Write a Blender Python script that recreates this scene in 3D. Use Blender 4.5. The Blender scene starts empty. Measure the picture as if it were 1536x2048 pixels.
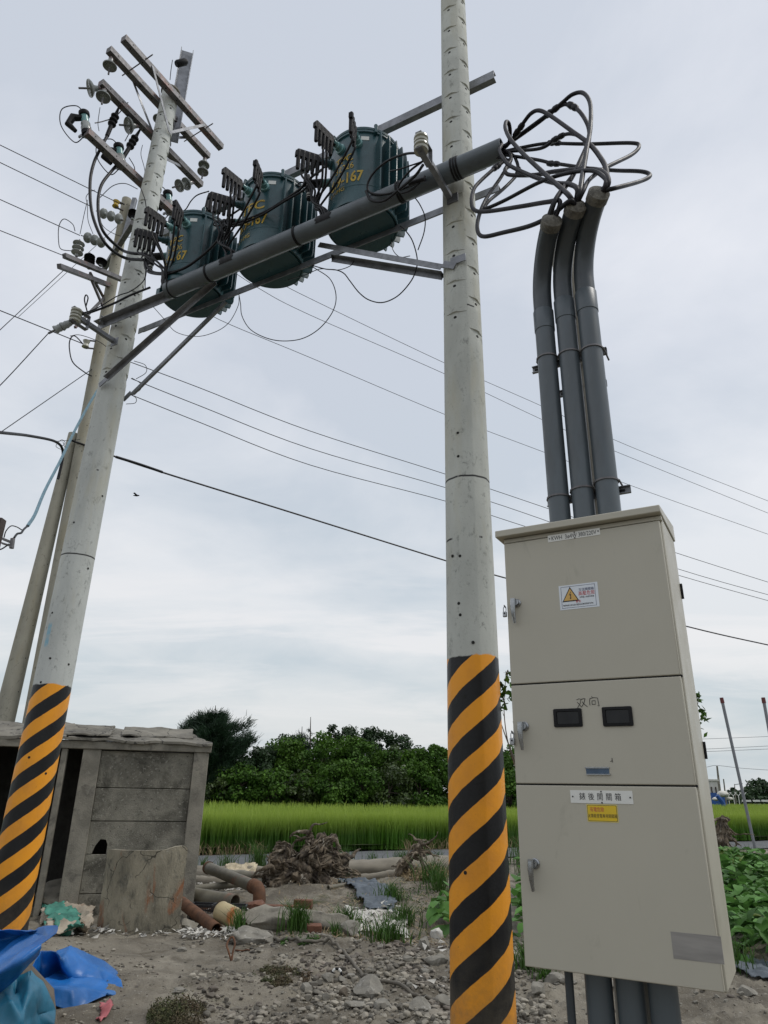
import bpy, bmesh, math, random
import numpy as np
from mathutils import Vector, Matrix, noise as mnoise
random.seed(7); rng = np.random.default_rng(7)
C = bpy.context.scene.collection
SC = bpy.context.scene
# ------------------------------------------------------------------ camera
CH = 1.6; FP = 1400.0; HOR = 561.0; ROLL = 62/3400
_D = FP*FP/HOR
_up = Vector((_D*ROLL, _D, -FP)).normalized()
_fw = Vector((0, 0, -1)); _yy = (_fw - _up*_fw.dot(_up)).normalized(); _xx = _yy.cross(_up)
RM = Matrix((_xx, _yy, _up))                 # world = RM @ camera
CAMP = Vector((0, 0, CH))
cd = bpy.data.cameras.new('camera'); cam = bpy.data.objects.new('camera', cd); C.objects.link(cam)
cam.matrix_world = Matrix.Translation(CAMP) @ RM.to_4x4()
cd.sensor_fit = 'VERTICAL'; cd.sensor_height = 36; cd.lens = FP/2048*36
cd.clip_start = .05; cd.clip_end = 5000
SC.camera = cam
# ------------------------------------------------------------------ nodes helper
class NT:
    def __init__(s, tree): s.t = tree; s.n = tree.nodes; s.l = tree.links
    def node(s, typ, **kw):
        n = s.n.new(typ)
        for k, v in kw.items(): setattr(n, k, v)
        return n
    def put(s, sock, v):
        if v is None: return
        if isinstance(v, bpy.types.NodeSocket): s.l.new(v, sock)
        else:
            if sock.type == 'RGBA' and not hasattr(v, '__len__'): v = (v, v, v, 1)
            if sock.type == 'RGBA' and len(v) == 3: v = (*v, 1)
            sock.default_value = v
    def math(s, op, a, b=None, c=None, clamp=False):
        n = s.node('ShaderNodeMath', operation=op); n.use_clamp = clamp
        s.put(n.inputs[0], a); s.put(n.inputs[1], b); s.put(n.inputs[2], c)
        return n.outputs[0]
    def noise(s, vec, scale, detail=6, rough=.55, dist=0, scl=None):
        if scl is not None:
            m = s.node('ShaderNodeMapping'); s.put(m.inputs[0], vec); m.inputs['Scale'].default_value = scl; vec = m.outputs[0]
        n = s.node('ShaderNodeTexNoise'); s.put(n.inputs['Vector'], vec)
        n.inputs['Scale'].default_value = scale; n.inputs['Detail'].default_value = detail
        n.inputs['Roughness'].default_value = rough; n.inputs['Distortion'].default_value = dist
        return n.outputs['Fac']
    def ramp(s, f, a, b, va=0., vb=1.):
        n = s.node('ShaderNodeMapRange'); n.clamp = True
        s.put(n.inputs[0], f); s.put(n.inputs[1], a); s.put(n.inputs[2], b); s.put(n.inputs[3], va); s.put(n.inputs[4], vb)
        return n.outputs[0]
    def mix(s, f, a, b, typ='MIX'):
        n = s.node('ShaderNodeMix', data_type='RGBA', blend_type=typ)
        s.put(n.inputs[0], f); s.put(n.inputs[6], a); s.put(n.inputs[7], b)
        return n.outputs[2]
    def xyz(s, v):
        n = s.node('ShaderNodeSeparateXYZ'); s.put(n.inputs[0], v); return n.outputs
# ------------------------------------------------------------------ world and sun
SUN_EL = math.radians(58); SUN_AZ = Vector((.93, -.05, 0)).normalized()
w = bpy.data.worlds.new("World"); SC.world = w; w.use_nodes = True
k = NT(w.node_tree); k.n.clear()
sky = k.node('ShaderNodeTexSky', sky_type='NISHITA'); sky.sun_disc = False
sky.sun_elevation = SUN_EL; sky.sun_rotation = math.atan2(SUN_AZ.x, SUN_AZ.y); sky.air_density = 1.5; sky.dust_density = 3
tc = k.node('ShaderNodeTexCoord').outputs['Generated']
x, y, z = k.xyz(tc)
zz = k.math('ADD', k.math('MAXIMUM', z, 0), .16)
cb = k.node('ShaderNodeCombineXYZ'); k.put(cb.inputs[0], k.math('DIVIDE', x, zz)); k.put(cb.inputs[1], k.math('DIVIDE', y, zz))
cb.inputs[2].default_value = 3.1
big = k.noise(cb.outputs[0], .55, 5, .5, .3); fine = k.noise(cb.outputs[0], 1.6, 8, .6, .4)
cl = k.math('ADD', k.math('MULTIPLY', big, .72), k.math('MULTIPLY', fine, .28))
f = k.ramp(cl, .42, .58)
hz = k.ramp(z, 0.0, .55)
low = k.mix(f, (.50, .575, .62), (.66, .685, .70)); high = k.mix(f, (.56, .60, .67), (.79, .80, .84))
cc = k.mix(hz, low, high)
gap = k.ramp(k.noise(cb.outputs[0], .9, 6, .6, .2), .60, .72, 0, .5)
glow = k.ramp(k.math('ABSOLUTE', k.math('SUBTRACT', z, .20)), .19, .0)
wisp = k.ramp(k.noise(cb.outputs[0], .8, 8, .6, .5, (.8, 2.0, 1)), .50, .62)
cc = k.mix(k.math('MULTIPLY', k.math('MULTIPLY', glow, wisp), .75), cc, (.80, .79, .80))
ns = k.node('ShaderNodeVectorMath', operation='SCALE'); k.put(ns.inputs[0], sky.outputs[0]); ns.inputs['Scale'].default_value = .1
cl2 = k.node('ShaderNodeVectorMath', operation='MINIMUM'); k.put(cl2.inputs[0], ns.outputs[0]); cl2.inputs[1].default_value = (.5, .6, .75)
cc = k.mix(.88, cl2.outputs[0], cc)
bg = k.node('ShaderNodeBackground'); k.put(bg.inputs[0], cc); bg.inputs[1].default_value = 1.1
out = k.node('ShaderNodeOutputWorld'); k.l.new(bg.outputs[0], out.inputs[0])
sd = bpy.data.lights.new('sun', 'SUN'); sun = bpy.data.objects.new('sun', sd); C.objects.link(sun)
sd.energy = 1.45; sd.angle = math.radians(20); sd.color = (1, .96, .9)
_sv = Vector((SUN_AZ.x*math.cos(SUN_EL), SUN_AZ.y*math.cos(SUN_EL), math.sin(SUN_EL)))
sun.rotation_euler = _sv.to_track_quat('Z', 'Y').to_euler(); sun.location = (20, -5, 40)
SC.view_settings.view_transform = 'Standard'; SC.view_settings.look = 'None'
SC.view_settings.exposure = .06; SC.view_settings.gamma = 1
# ------------------------------------------------------------------ measuring
def ray(px, py): return RM @ Vector((px-768, 1024-py, -FP))
def atY(px, py, Y): d = ray(px, py); return CAMP + d*(Y/d.y)
def atZ(px, py, Z=0): d = ray(px, py); return CAMP + d*((Z-CH)/d.z)
def onpl(px, py, p, n): d = ray(px, py); return CAMP + d*((p-CAMP).dot(n)/d.dot(n))
RP = Vector((.590, 4.55, 0)); LP = Vector((-3.005, 6.58, 0))
U = (LP-RP).normalized(); N = Vector((U.y, -U.x, 0)); N = N if N.y < 0 else -N
def pf(px, py, off): return onpl(px, py, RP+N*off, N)      # upright plane parallel to the line of poles
def P(t, off, z): return RP + U*t + N*off + Vector((0, 0, z))
ZV = Vector((0, 0, 1))
# ------------------------------------------------------------------ materials
MATS = {}
def mat(name, col, rough=.6, metal=0., var=.3, scale=6., col2=None, bump=.15, bscale=60., spec=.5, scl=(1, 1, 1), spots=None, lo=.38, hi=.62, attr=0., grad=None, transl=0., coords='Object', cracks=None):
    if name in MATS: return MATS[name]
    m = bpy.data.materials.new(name); m.use_nodes = True; MATS[name] = m
    k = NT(m.node_tree); k.n.clear()
    tc = k.node('ShaderNodeTexCoord').outputs[coords]
    c2 = col2 or tuple(c*(1-var) for c in col)
    f = k.ramp(k.noise(tc, scale, 8, .6, .2, scl), lo, hi)
    c = k.mix(f, col, c2)
    if spots:                                    # (colour, scale, lo, hi)
        for sc_, ss, a, b in (spots if isinstance(spots, list) else [spots]):
            c = k.mix(k.ramp(k.noise(tc, ss, 7, .65, .5, scl), a, b), c, sc_)
    if attr:
        at = k.node('ShaderNodeAttribute', attribute_name='v').outputs['Fac']
        mm = k.ramp(at, 0, 1, 1-attr, 1+attr)
        cc_ = k.node('ShaderNodeVectorMath', operation='SCALE'); k.put(cc_.inputs[0], c); k.put(cc_.inputs['Scale'], mm); c = cc_.outputs[0]
    if cracks:                                   # (scale, width)
        wv = k.node('ShaderNodeVectorMath', operation='ADD'); k.put(wv.inputs[0], tc); nn_ = k.node('ShaderNodeTexNoise'); k.put(nn_.inputs['Vector'], tc); nn_.inputs['Scale'].default_value = 5
        sc2 = k.node('ShaderNodeVectorMath', operation='SCALE'); k.put(sc2.inputs[0], nn_.outputs['Color']); sc2.inputs['Scale'].default_value = .35; k.put(wv.inputs[1], sc2.outputs[0])
        vo = k.node('ShaderNodeTexVoronoi', feature='DISTANCE_TO_EDGE'); k.put(vo.inputs['Vector'], wv.outputs[0]); vo.inputs['Scale'].default_value = cracks[0]
        c = k.mix(k.math('MULTIPLY', k.ramp(vo.outputs['Distance'], cracks[1], cracks[1]*2, 1, 0), k.ramp(k.noise(tc, 2.5), .42, .5)), c, tuple(q*.2 for q in col))
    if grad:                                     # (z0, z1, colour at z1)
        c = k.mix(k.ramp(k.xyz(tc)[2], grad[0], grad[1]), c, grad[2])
    b = k.node('ShaderNodeBsdfPrincipled'); k.put(b.inputs['Base Color'], c)
    k.put(b.inputs['Roughness'], k.ramp(k.noise(tc, scale*3, 4), .3, .7, max(rough-.08, .02), min(rough+.08, 1)))
    b.inputs['Metallic'].default_value = metal; b.inputs['Specular IOR Level'].default_value = spec
    if bump:
        bn = k.node('ShaderNodeBump'); bn.inputs['Strength'].default_value = min(bump, 1); bn.inputs['Distance'].default_value = .01*max(1, bump)
        k.put(bn.inputs['Height'], k.noise(tc, bscale, 8, .65, 0, scl)); k.l.new(bn.outputs[0], b.inputs['Normal'])
    o = k.node('ShaderNodeOutputMaterial')
    if transl:
        tr = k.node('ShaderNodeBsdfTranslucent'); k.put(tr.inputs[0], c); mx = k.node('ShaderNodeMixShader'); mx.inputs[0].default_value = transl
        k.l.new(b.outputs[0], mx.inputs[1]); k.l.new(tr.outputs[0], mx.inputs[2]); k.l.new(mx.outputs[0], o.inputs[0])
    else: k.l.new(b.outputs[0], o.inputs[0])
    return m
# ------------------------------------------------------------------ objects
ORG = {}
def tag(o, label=None, cat=None, group=None, kind=None):
    if label: o['label'] = label
    if cat: o['category'] = cat
    if group: o['group'] = group
    if kind: o['kind'] = kind
    return o
def thing(name, label, cat, loc=(0, 0, 0), group=None):
    o = bpy.data.objects.new(name, None); C.objects.link(o); o.location = loc; o.empty_display_size = .1
    ORG[o] = Vector(loc); return tag(o, label, cat, group)
def basis(d, up=ZV):
    d = Vector(d).normalized(); s = d.cross(up)
    if s.length < 1e-4: s = d.cross(Vector((1, 0, 0)))
    s.normalize(); return s, s.cross(d).normalized(), d      # side, up, forward
class MB:
    def __init__(s): s.v = []; s.f = []; s.m = []
    def add(s, vs, fs, mi=0):
        o = len(s.v); s.v += [tuple(v) for v in vs]; s.f += [tuple(i+o for i in f) for f in fs]; s.m += [mi]*len(fs); return s
    def box(s, c, size, ax=None, mi=0):
        ax = ax or (Vector((1, 0, 0)), Vector((0, 1, 0)), ZV); c = Vector(c)
        vs = [c + ax[0]*(size[0]*.5*i) + ax[1]*(size[1]*.5*j) + ax[2]*(size[2]*.5*l) for l in (-1, 1) for j in (-1, 1) for i in (-1, 1)]
        return s.add(vs, [(0, 2, 3, 1), (4, 5, 7, 6), (0, 1, 5, 4), (2, 6, 7, 3), (0, 4, 6, 2), (1, 3, 7, 5)], mi)
    def prof(s, p0, p1, pts, up=ZV, mi=0):       # straight sweep of a closed 2D outline (side, up)
        a, b, d = basis(Vector(p1)-Vector(p0), up); n = len(pts)
        vs = [Vector(p) + a*q[0] + b*q[1] for p in (p0, p1) for q in pts]
        fs = [(i, (i+1) % n, n+(i+1) % n, n+i) for i in range(n)] + [tuple(range(n))[::-1], tuple(range(n, 2*n))]
        return s.add(vs, fs, mi)
    def bar(s, p0, p1, w_, h_, up=ZV, mi=0): return s.prof(p0, p1, [(-w_/2, -h_/2), (w_/2, -h_/2), (w_/2, h_/2), (-w_/2, h_/2)], up, mi)
    def angle(s, p0, p1, w_, h_, t=.008, up=ZV, fx=1, fy=1, mi=0):
        q = [(0, 0), (w_, 0), (w_, t), (t, t), (t, h_), (0, h_)]
        return s.prof(p0, p1, [(a*fx, b*fy) for a, b in (q if fx*fy > 0 else q[::-1])], up, mi)
    def chan(s, p0, p1, w_, h_, t=.007, up=ZV, fx=1, mi=0):      # C channel, open towards fx side
        q = [(0, -h_/2), (w_, -h_/2), (w_, -h_/2+t), (t, -h_/2+t), (t, h_/2-t), (w_, h_/2-t), (w_, h_/2), (0, h_/2)]
        return s.prof(p0, p1, [(a*fx, b) for a, b in (q if fx > 0 else q[::-1])], up, mi)
    def tube(s, pts, r, seg=8, mi=0, cap=True):
        pts = [Vector(p) for p in pts]; n = len(pts); rr = r if hasattr(r, '__len__') else [r]*n
        d = (pts[1]-pts[0]).normalized(); a, b, _ = basis(d); vs = []
        for i, p in enumerate(pts):
            dn = (pts[min(i+1, n-1)]-pts[max(i-1, 0)])
            if dn.length > 1e-7:
                dn.normalize(); q = d.rotation_difference(dn); a = (q @ a).normalized(); b = (q @ b).normalized(); d = dn
            for j in range(seg):
                t = 2*math.pi*j/seg; vs.append(p + a*(rr[i]*math.cos(t)) + b*(rr[i]*math.sin(t)))
        fs = [(i*seg+j, i*seg+(j+1) % seg, (i+1)*seg+(j+1) % seg, (i+1)*seg+j) for i in range(n-1) for j in range(seg)]
        if cap: fs += [tuple(range(seg))[::-1], tuple(range((n-1)*seg, n*seg))]
        return s.add(vs, fs, mi)
    def cyl(s, p0, p1, r0, r1=None, seg=16, mi=0): return s.tube([p0, p1], [r0, r0 if r1 is None else r1], seg, mi)
    def lathe(s, pr, o, ax=ZV, seg=20, mi=0):    # pr: (r, along)
        a, b, d = basis(ax, Vector((0, 1, 0)) if abs(Vector(ax).normalized().z) > .9 else ZV); o = Vector(o); n = len(pr)
        vs = [o + d*h + a*(r*math.cos(2*math.pi*j/seg)) + b*(r*math.sin(2*math.pi*j/seg)) for r, h in pr for j in range(seg)]
        fs = [(i*seg+j, i*seg+(j+1) % seg, (i+1)*seg+(j+1) % seg, (i+1)*seg+j) for i in range(n-1) for j in range(seg)]
        fs += [tuple(range(seg))[::-1], tuple(range((n-1)*seg, n*seg))]
        return s.add(vs, fs, mi)
    def sph(s, c, r, mi=0, seg=12):
        return s.lathe([(max(r*math.sin(math.pi*i/8), 1e-4), -r*math.cos(math.pi*i/8)) for i in range(9)], c, ZV, seg, mi)
    def jitter(s, amp, sc):
        o = []
        for v in s.v:
            q = Vector(v)*sc; nv = mnoise.noise_vector(q)+mnoise.noise_vector(q*2.7)*.5
            o.append(tuple(Vector(v)+nv*amp))
        s.v = o; return s
    def build(s, name, m, parent=None, label=None, cat=None, group=None, kind=None, smooth=35, bevel=0., origin=None):
        me = bpy.data.meshes.new(name); o = bpy.data.objects.new(name, me); C.objects.link(o)
        A = np.array(s.v, dtype=float)
        if parent is not None:
            org = ORG[parent]; o.parent = parent
        else:
            org = Vector(origin) if origin is not None else Vector(((A[:, 0].min()+A[:, 0].max())/2, (A[:, 1].min()+A[:, 1].max())/2, A[:, 2].min()))
            o.location = org
        ORG[o] = Vector(org)
        me.from_pydata((A-np.array(org)).tolist(), [], s.f)
        for mm in (m if isinstance(m, (list, tuple)) else [m]): me.materials.append(mm)
        if max(s.m) > 0: me.polygons.foreach_set('material_index', s.m)
        if smooth:
            me.polygons.foreach_set('use_smooth', [True]*len(me.polygons)); me.set_sharp_from_angle(angle=math.radians(smooth))
        if bevel:
            b = o.modifiers.new('bevel', 'BEVEL'); b.width = bevel; b.segments = 2; b.limit_method = 'ANGLE'; b.angle_limit = math.radians(50)
        me.update(); return tag(o, label, cat, group, kind)
def dup(root, loc, rz=0., sc=1., label=None, group=None):
    r = root.copy(); C.objects.link(r); r.location = loc; r.rotation_euler = (0, 0, rz)
    r.scale = (sc,)*3 if not hasattr(sc, '__len__') else sc
    if label: r['label'] = label
    if group: r['group'] = group
    ORG[r] = Vector(loc)
    for ch in list(root.children):
        c = ch.copy(); C.objects.link(c); c.parent = r
        for g in ch.children:
            d = g.copy(); C.objects.link(d); d.parent = c
    return r
def smooth_path(pts, n=8):
    pts = [Vector(p) for p in pts]
    if len(pts) < 3: return pts
    q = [pts[0]*2-pts[1]] + pts + [pts[-1]*2-pts[-2]]; o = []
    for i in range(1, len(q)-2):
        a, b, c, d = q[i-1:i+3]
        for j in range(n):
            t = j/n; o.append(.5*((2*b)+(c-a)*t+(2*a-5*b+4*c-d)*t*t+(3*b-a-3*c+d)*t**3))
    return o + [pts[-1]]
def np_mesh(name, V, F, m, parent=None, label=None, cat=None, group=None, kind=None, attr=None, smooth=False, origin=None):
    me = bpy.data.meshes.new(name); o = bpy.data.objects.new(name, me); C.objects.link(o)
    V = np.asarray(V, dtype=np.float32).reshape(-1, 3); F = np.asarray(F, dtype=np.int32); kk = F.shape[1]
    if parent is not None: org = np.array(ORG[parent]); o.parent = parent
    else:
        org = np.array(origin) if origin is not None else np.array([(V[:, 0].min()+V[:, 0].max())/2, (V[:, 1].min()+V[:, 1].max())/2, V[:, 2].min()])
        o.location = org
    ORG[o] = Vector(org)
    V = V-org
    me.vertices.add(len(V)); me.vertices.foreach_set('co', V.astype(np.float32).ravel())
    me.loops.add(F.size); me.loops.foreach_set('vertex_index', F.ravel())
    me.polygons.add(len(F)); me.polygons.foreach_set('loop_start', np.arange(0, F.size, kk, dtype=np.int32))
    me.polygons.foreach_set('loop_total', np.full(len(F), kk, dtype=np.int32))
    me.materials.append(m)
    if smooth: me.polygons.foreach_set('use_smooth', np.ones(len(F), dtype=bool))
    if attr is not None:
        a = me.attributes.new('v', 'FLOAT', 'FACE'); a.data.foreach_set('value', np.asarray(attr, dtype=np.float32))
    me.update(); me.validate(); return tag(o, label, cat, group, kind)
def text_geo(body, size, bold=0., align='CENTER'):
    cu = bpy.data.curves.new('t', 'FONT'); cu.body = body; cu.size = size; cu.align_x = align; cu.align_y = 'CENTER'
    cu.offset = bold; cu.resolution_u = 3
    ob = bpy.data.objects.new('t', cu); C.objects.link(ob)
    dg = bpy.context.evaluated_depsgraph_get(); me = bpy.data.meshes.new_from_object(ob.evaluated_get(dg))
    vs = [tuple(v.co) for v in me.vertices]; fs = [tuple(p.vertices) for p in me.polygons]
    bpy.data.objects.remove(ob); bpy.data.curves.remove(cu); bpy.data.meshes.remove(me)
    return vs, fs
# ------------------------------------------------------------------ material library
M = dict(
 galv=mat('galvanised_steel', (.27, .28, .30), .45, .55, .35, 9, bump=.06, spots=((.14, .14, .15), 14, .58, .74)),
 galv_d=mat('weathered_steel', (.17, .165, .17), .55, .4, .35, 8, spots=((.20, .115, .10), 5, .54, .68)),
 pvc=mat('grey_pvc', (.095, .115, .13), .38, 0, .16, 4, scl=(1, 1, .35), bump=.03, spots=[((.19, .21, .22), 30, .69, .78), ((.07, .08, .085), 3, .5, .7)]),
 pvc_d=mat('dark_pvc', (.055, .066, .075), .36, 0, .2, 5, bump=.03),
 rubber=mat('black_rubber', (.009, .009, .011), .6, 0, .3, 12, bump=.05, spec=.25),
 cable=mat('black_cable', (.010, .010, .013), .5, 0, .3, 3, bump=0, spec=.3),
 cable_g=mat('grey_cable', (.014, .012, .016), .55, 0, .3, 3, bump=0, spec=.3),
 teal=mat('teal_tank_paint', (.028, .084, .098), .32, 0, .22, 3, bump=.05, spots=[((.035, .075, .08), 5, .56, .75), ((.012, .03, .032), 9, .6, .75)]),
 teal_l=mat('light_teal_ceramic', (.16, .34, .34), .25, 0, .1, 5, bump=0),
 yellow=mat('yellow_stencil', (.66, .45, .05), .5, 0, .45, 30, bump=0),
 white=mat('white_plate', (.72, .72, .68), .45, 0, .08, 6, bump=.02),
 porc=mat('grey_porcelain', (.29, .31, .30), .25, 0, .3, 5, bump=0),
 porc_w=mat('cream_porcelain', (.44, .44, .37), .18, 0, .25, 9, bump=0),
 black=mat('black_plastic', (.008, .008, .009), .6, 0, .2, 10, bump=.03, spec=.25),
 ink=mat('black_ink', (.015, .015, .018), .6, 0, 0, 5, bump=0),
 glass=mat('dark_window', (.008, .009, .011), .15, 0, .3, 6, bump=0, spec=.3),
 chrome=mat('chrome', (.36, .37, .38), .28, 1, .2, 30, bump=0),
 cab=mat('cabinet_beige_paint', (.445, .42, .345), .42, 0, .06, 2.2, bump=.05, bscale=350, scl=(1, 1, .4), lo=.35, hi=.7, spots=((.34, .32, .26), 9, .62, .78)),
 seal=mat('mortar_seal', (.20, .19, .165), .9, 0, .5, 30, bump=.8, bscale=60),
 conc=mat('old_concrete', (.265, .245, .20), .92, 0, .35, 3.5, bump=.8, bscale=45, spots=[((.11, .10, .085), 6, .54, .7), ((.27, .25, .21), 12, .6, .75)]),
 conc_d=mat('dark_old_concrete', (.25, .235, .19), .93, 0, .45, 3, bump=1.6, bscale=70, spots=[((.075, .07, .055), 2.6, .48, .64), ((.30, .285, .24), 26, .56, .66), ((.06, .055, .045), 30, .60, .68)]),
 slabm=mat('rust_stained_concrete', (.30, .27, .20), .9, 0, .4, 4, cracks=(1.6, .006), bump=1.2, bscale=50, scl=(1, 1, .45), spots=[((.24, .10, .045), 2.1, .53, .60), ((.10, .095, .075), 9, .53, .68), ((.33, .32, .27), 26, .62, .72)]),
 roof=mat('cracked_felt', (.215, .20, .165), .95, 0, .4, 3, cracks=(2.2, .012), bump=.8, bscale=18, spots=[((.075, .07, .06), 4, .55, .65), ((.27, .26, .23), 9, .62, .75)]),
 rust=mat('rusty_iron', (.16, .075, .038), .85, .1, .5, 6, bump=.4, bscale=50, spots=((.10, .055, .035), 9, .5, .7)),
 pipe_g=mat('dirty_grey_pipe', (.17, .155, .115), .6, 0, .35, 4, bump=.2, scl=(1, 1, 1), spots=((.19, .085, .05), 2.6, .56, .64)),
 tin=mat('stained_cream_tin', (.42, .34, .19), .55, 0, .3, 4, bump=.1, spots=[((.33, .12, .03), 3.5, .5, .6), ((.16, .09, .05), 8, .6, .7)]),
 brick=mat('broken_brick', (.17, .075, .045), .9, 0, .35, 14, bump=.7, bscale=60, spots=((.28, .20, .16), 25, .6, .75)),
 rock=mat('rubble_rock', (.24, .225, .19), .9, 0, .4, 7, bump=.6, bscale=40, spots=[((.38, .365, .33), 12, .55, .7), ((.12, .11, .09), 8, .6, .75)]),
 rock_d=mat('brown_rock', (.15, .125, .095), .92, 0, .4, 8, bump=.6, bscale=40),
 wood=mat('weathered_root', (.185, .145, .10), .9, 0, .5, 9, bump=1.6, bscale=34, scl=(1, 1, .5), spots=[((.05, .038, .028), 7, .50, .60), ((.30, .27, .22), 11, .56, .66)]),
 tarp=mat('blue_tarpaulin', (.008, .145, .47), .4, 0, .35, 2.4, bump=.25, bscale=30, spots=[((.10, .22, .38), 5, .60, .80)]),
 tarp_t=mat('faded_teal_tarpaulin', (.02, .17, .28), .5, 0, .45, 3, bump=.25, bscale=30),
 net=mat('green_netting', (.06, .24, .18), .7, 0, .35, 10, bump=.4, bscale=25),
 sack=mat('dirty_sack', (.42, .36, .28), .9, 0, .4, 5, bump=.6, bscale=30, spots=((.25, .15, .10), 6, .55, .7)),
 rag=mat('white_rag', (.55, .53, .48), .9, 0, .25, 9, bump=.5, bscale=40),
 geo=mat('slate_sheet', (.10, .12, .14), .7, 0, .3, 6, bump=.4, bscale=20),
 felt=mat('grey_rolled_fabric', (.24, .215, .17), .9, 0, .3, 3, bump=.5, bscale=14, scl=(.4, .4, 2)),
 hose=mat('grey_hose', (.13, .115, .09), .7, 0, .25, 5, bump=.1),
 asph=mat('asphalt', (.105, .11, .115), .85, 0, .2, 1.5, bump=.3, bscale=90, spots=((.16, .155, .145), .8, .55, .7)),
 basket=mat('black_basket', (.02, .02, .022), .6, 0, .2, 10, bump=.1),
 pink=mat('pink_plastic', (.45, .12, .13), .6, 0, .3, 9, bump=.2),
 leaf=mat('hedge_leaves', (.036, .090, .010), .65, 0, .45, .7, bump=0, attr=.6, transl=.25, col2=(.070, .145, .016), spec=.25),
 leaf2=mat('dark_leaves', (.022, .058, .012), .65, 0, .4, .8, bump=0, attr=.5, transl=.15),
 leaf3=mat('olive_leaves', (.06, .10, .02), .5, 0, .4, .8, bump=0, attr=.5, transl=.2),
 needle=mat('casuarina_needles', (.022, .056, .024), .6, 0, .4, .8, bump=0, attr=.5, transl=.1),
 bark=mat('bark', (.07, .055, .04), .9, 0, .4, 8, bump=.8, bscale=25),
 twig=mat('grey_twig', (.20, .18, .15), .9, 0, .3, 8, bump=.2),
 weed=mat('weed_blades', (.055, .13, .016), .55, 0, .4, 3, bump=0, attr=.5, transl=.3),
 vine=mat('broad_vine_leaves', (.11, .24, .055), .6, 0, .35, 2.0, bump=.2, bscale=30, attr=.5, transl=.3, col2=(.07, .17, .035), spec=.3),
 vine_y=mat('yellowing_vine_leaves', (.22, .30, .07), .5, 0, .35, 6, bump=.2, bscale=30, attr=.4, transl=.3),
 straw=mat('dead_straw', (.34, .26, .15), .9, 0, .4, 6, bump=0, attr=.4, transl=.2),
 moss=mat('dark_groundcover', (.055, .07, .022), .9, 0, .4, 6, bump=0, attr=.5, col2=(.085, .06, .035)),
 paint=mat('grey_painted_rod', (.22, .23, .25), .5, .3, .15, 5, bump=.02),
 red=mat('red_tip', (.13, .022, .02), .5, 0, .2, 8, bump=0),
 wallw=mat('far_white_wall', (.62, .60, .54), .8, 0, .15, 1, bump=.1),
 blue=mat('blue_sheeting', (.02, .09, .32), .6, 0, .3, 2, bump=.1),
)
# ------------------------------------------------------------------ ground, road, field
RD0 = Vector((-3.9, 16.95)); RDD = Vector((.868, .497)).normalized()      # near kerb line of the road
def road_s(x, y): return -(x-RD0.x)*RDD.y + (y-RD0.y)*RDD.x               # distance beyond the near edge
def fb(x, y, s, o=0.): return mnoise.fractal(Vector((x*s+o, y*s-o, o*.37)), 1.0, 2.0, 5)
MOUNDS = [(-2.6, 7.6, 1.3, .10), (-.5, 8.6, 1.0, .05), (-1.0, 12.4, 1.6, .17), (.3, 11.5, 1.4, .08), (2.0, 13.8, 1.8, .30), (3.4, 7.5, 1.6, .08), (5.6, 14.2, 2.0, .35), (-4.2, 8.0, 1.0, .16), (.2, 7.4, .8, .03)]
def gh(x, y):
    s = road_s(x, y); k_ = min(max((-s)/2.0, 0), 1)
    if y > 60 or abs(x) > 60: return -.02
    h = fb(x, y, .9)*.07 + fb(x, y, 4.0, 3)*.018
    for mx, my, r, a in MOUNDS: h += a*math.exp(-((x-mx)**2+(y-my)**2)/(r*r))
    rb = min(max((x+1.9)/1.2, .12), 1)*(1 if y < 9.8 else max(.35, 1-(y-9.8)))
    h += (abs(fb(x, y, 7.5, 2))*.045+abs(fb(x, y, 17, 9))*.018)*rb
    if s > 3.0: return -.03 + fb(x, y, .3)*.02
    return h*k_ + (-.02)*(1-k_)
def axis(lo, hi, fine, far):
    a = list(np.arange(lo, hi, fine)); st = fine; v = hi
    while v < far: st *= 1.22; v += st; a.append(v)
    st = fine; v = lo; b = []
    while v > -far: st *= 1.22; v -= st; b.append(v)
    return b[::-1]+a
gx = axis(-5.0, 5.6, .032, 2500); gy = axis(5.8, 15.5, .036, 2500)
V = [(a, b, gh(a, b)) for b in gy for a in gx]; nx = len(gx)
I = np.arange((len(gy)-1)*nx).reshape(len(gy)-1, nx)[:, :-1].ravel()
F = np.stack([I, I+1, I+nx+1, I+nx], 1)
gm = mat('dirt', (.20, .178, .138), .95, 0, .3, 1.1, bump=2.6, bscale=22, col2=(.115, .10, .075), lo=.42, hi=.58, spots=[((.26, .235, .185), 1.7, .52, .66), ((.085, .07, .048), 3.3, .56, .68), ((.30, .285, .245), 42, .61, .67), ((.06, .05, .036), 21, .60, .70), ((.045, .055, .018), .6, .60, .70)])
np_mesh('ground', V, F, gm, kind='structure', smooth=True, origin=(0, 0, 0))
def strip(d0, d1, z, t0, t1, n=60):
    vs = []; nn = Vector((-RDD.y, RDD.x))
    for i in range(n+1):
        t = t0+(t1-t0)*i/n
        for d in (d0, d1):
            q = RD0+RDD*t+nn*(d+fb(t, d, .8)*.12); vs.append((q.x, q.y, z))
    return vs, [(2*i, 2*i+2, 2*i+3, 2*i+1) for i in range(n)]
v_, f_ = strip(.15, 3.0, .012, -60, 120, 240); MB().add(v_, f_).build('road', M['asph'], kind='structure', smooth=0)
v_, f_ = strip(3.35, 700, .16, -600, 700, 400)
MB().add(v_, f_).build('field_soil', mat('paddy_mud', (.04, .06, .012), .9, 0, .4, 2, bump=.6, bscale=10), kind='structure', smooth=0)
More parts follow.
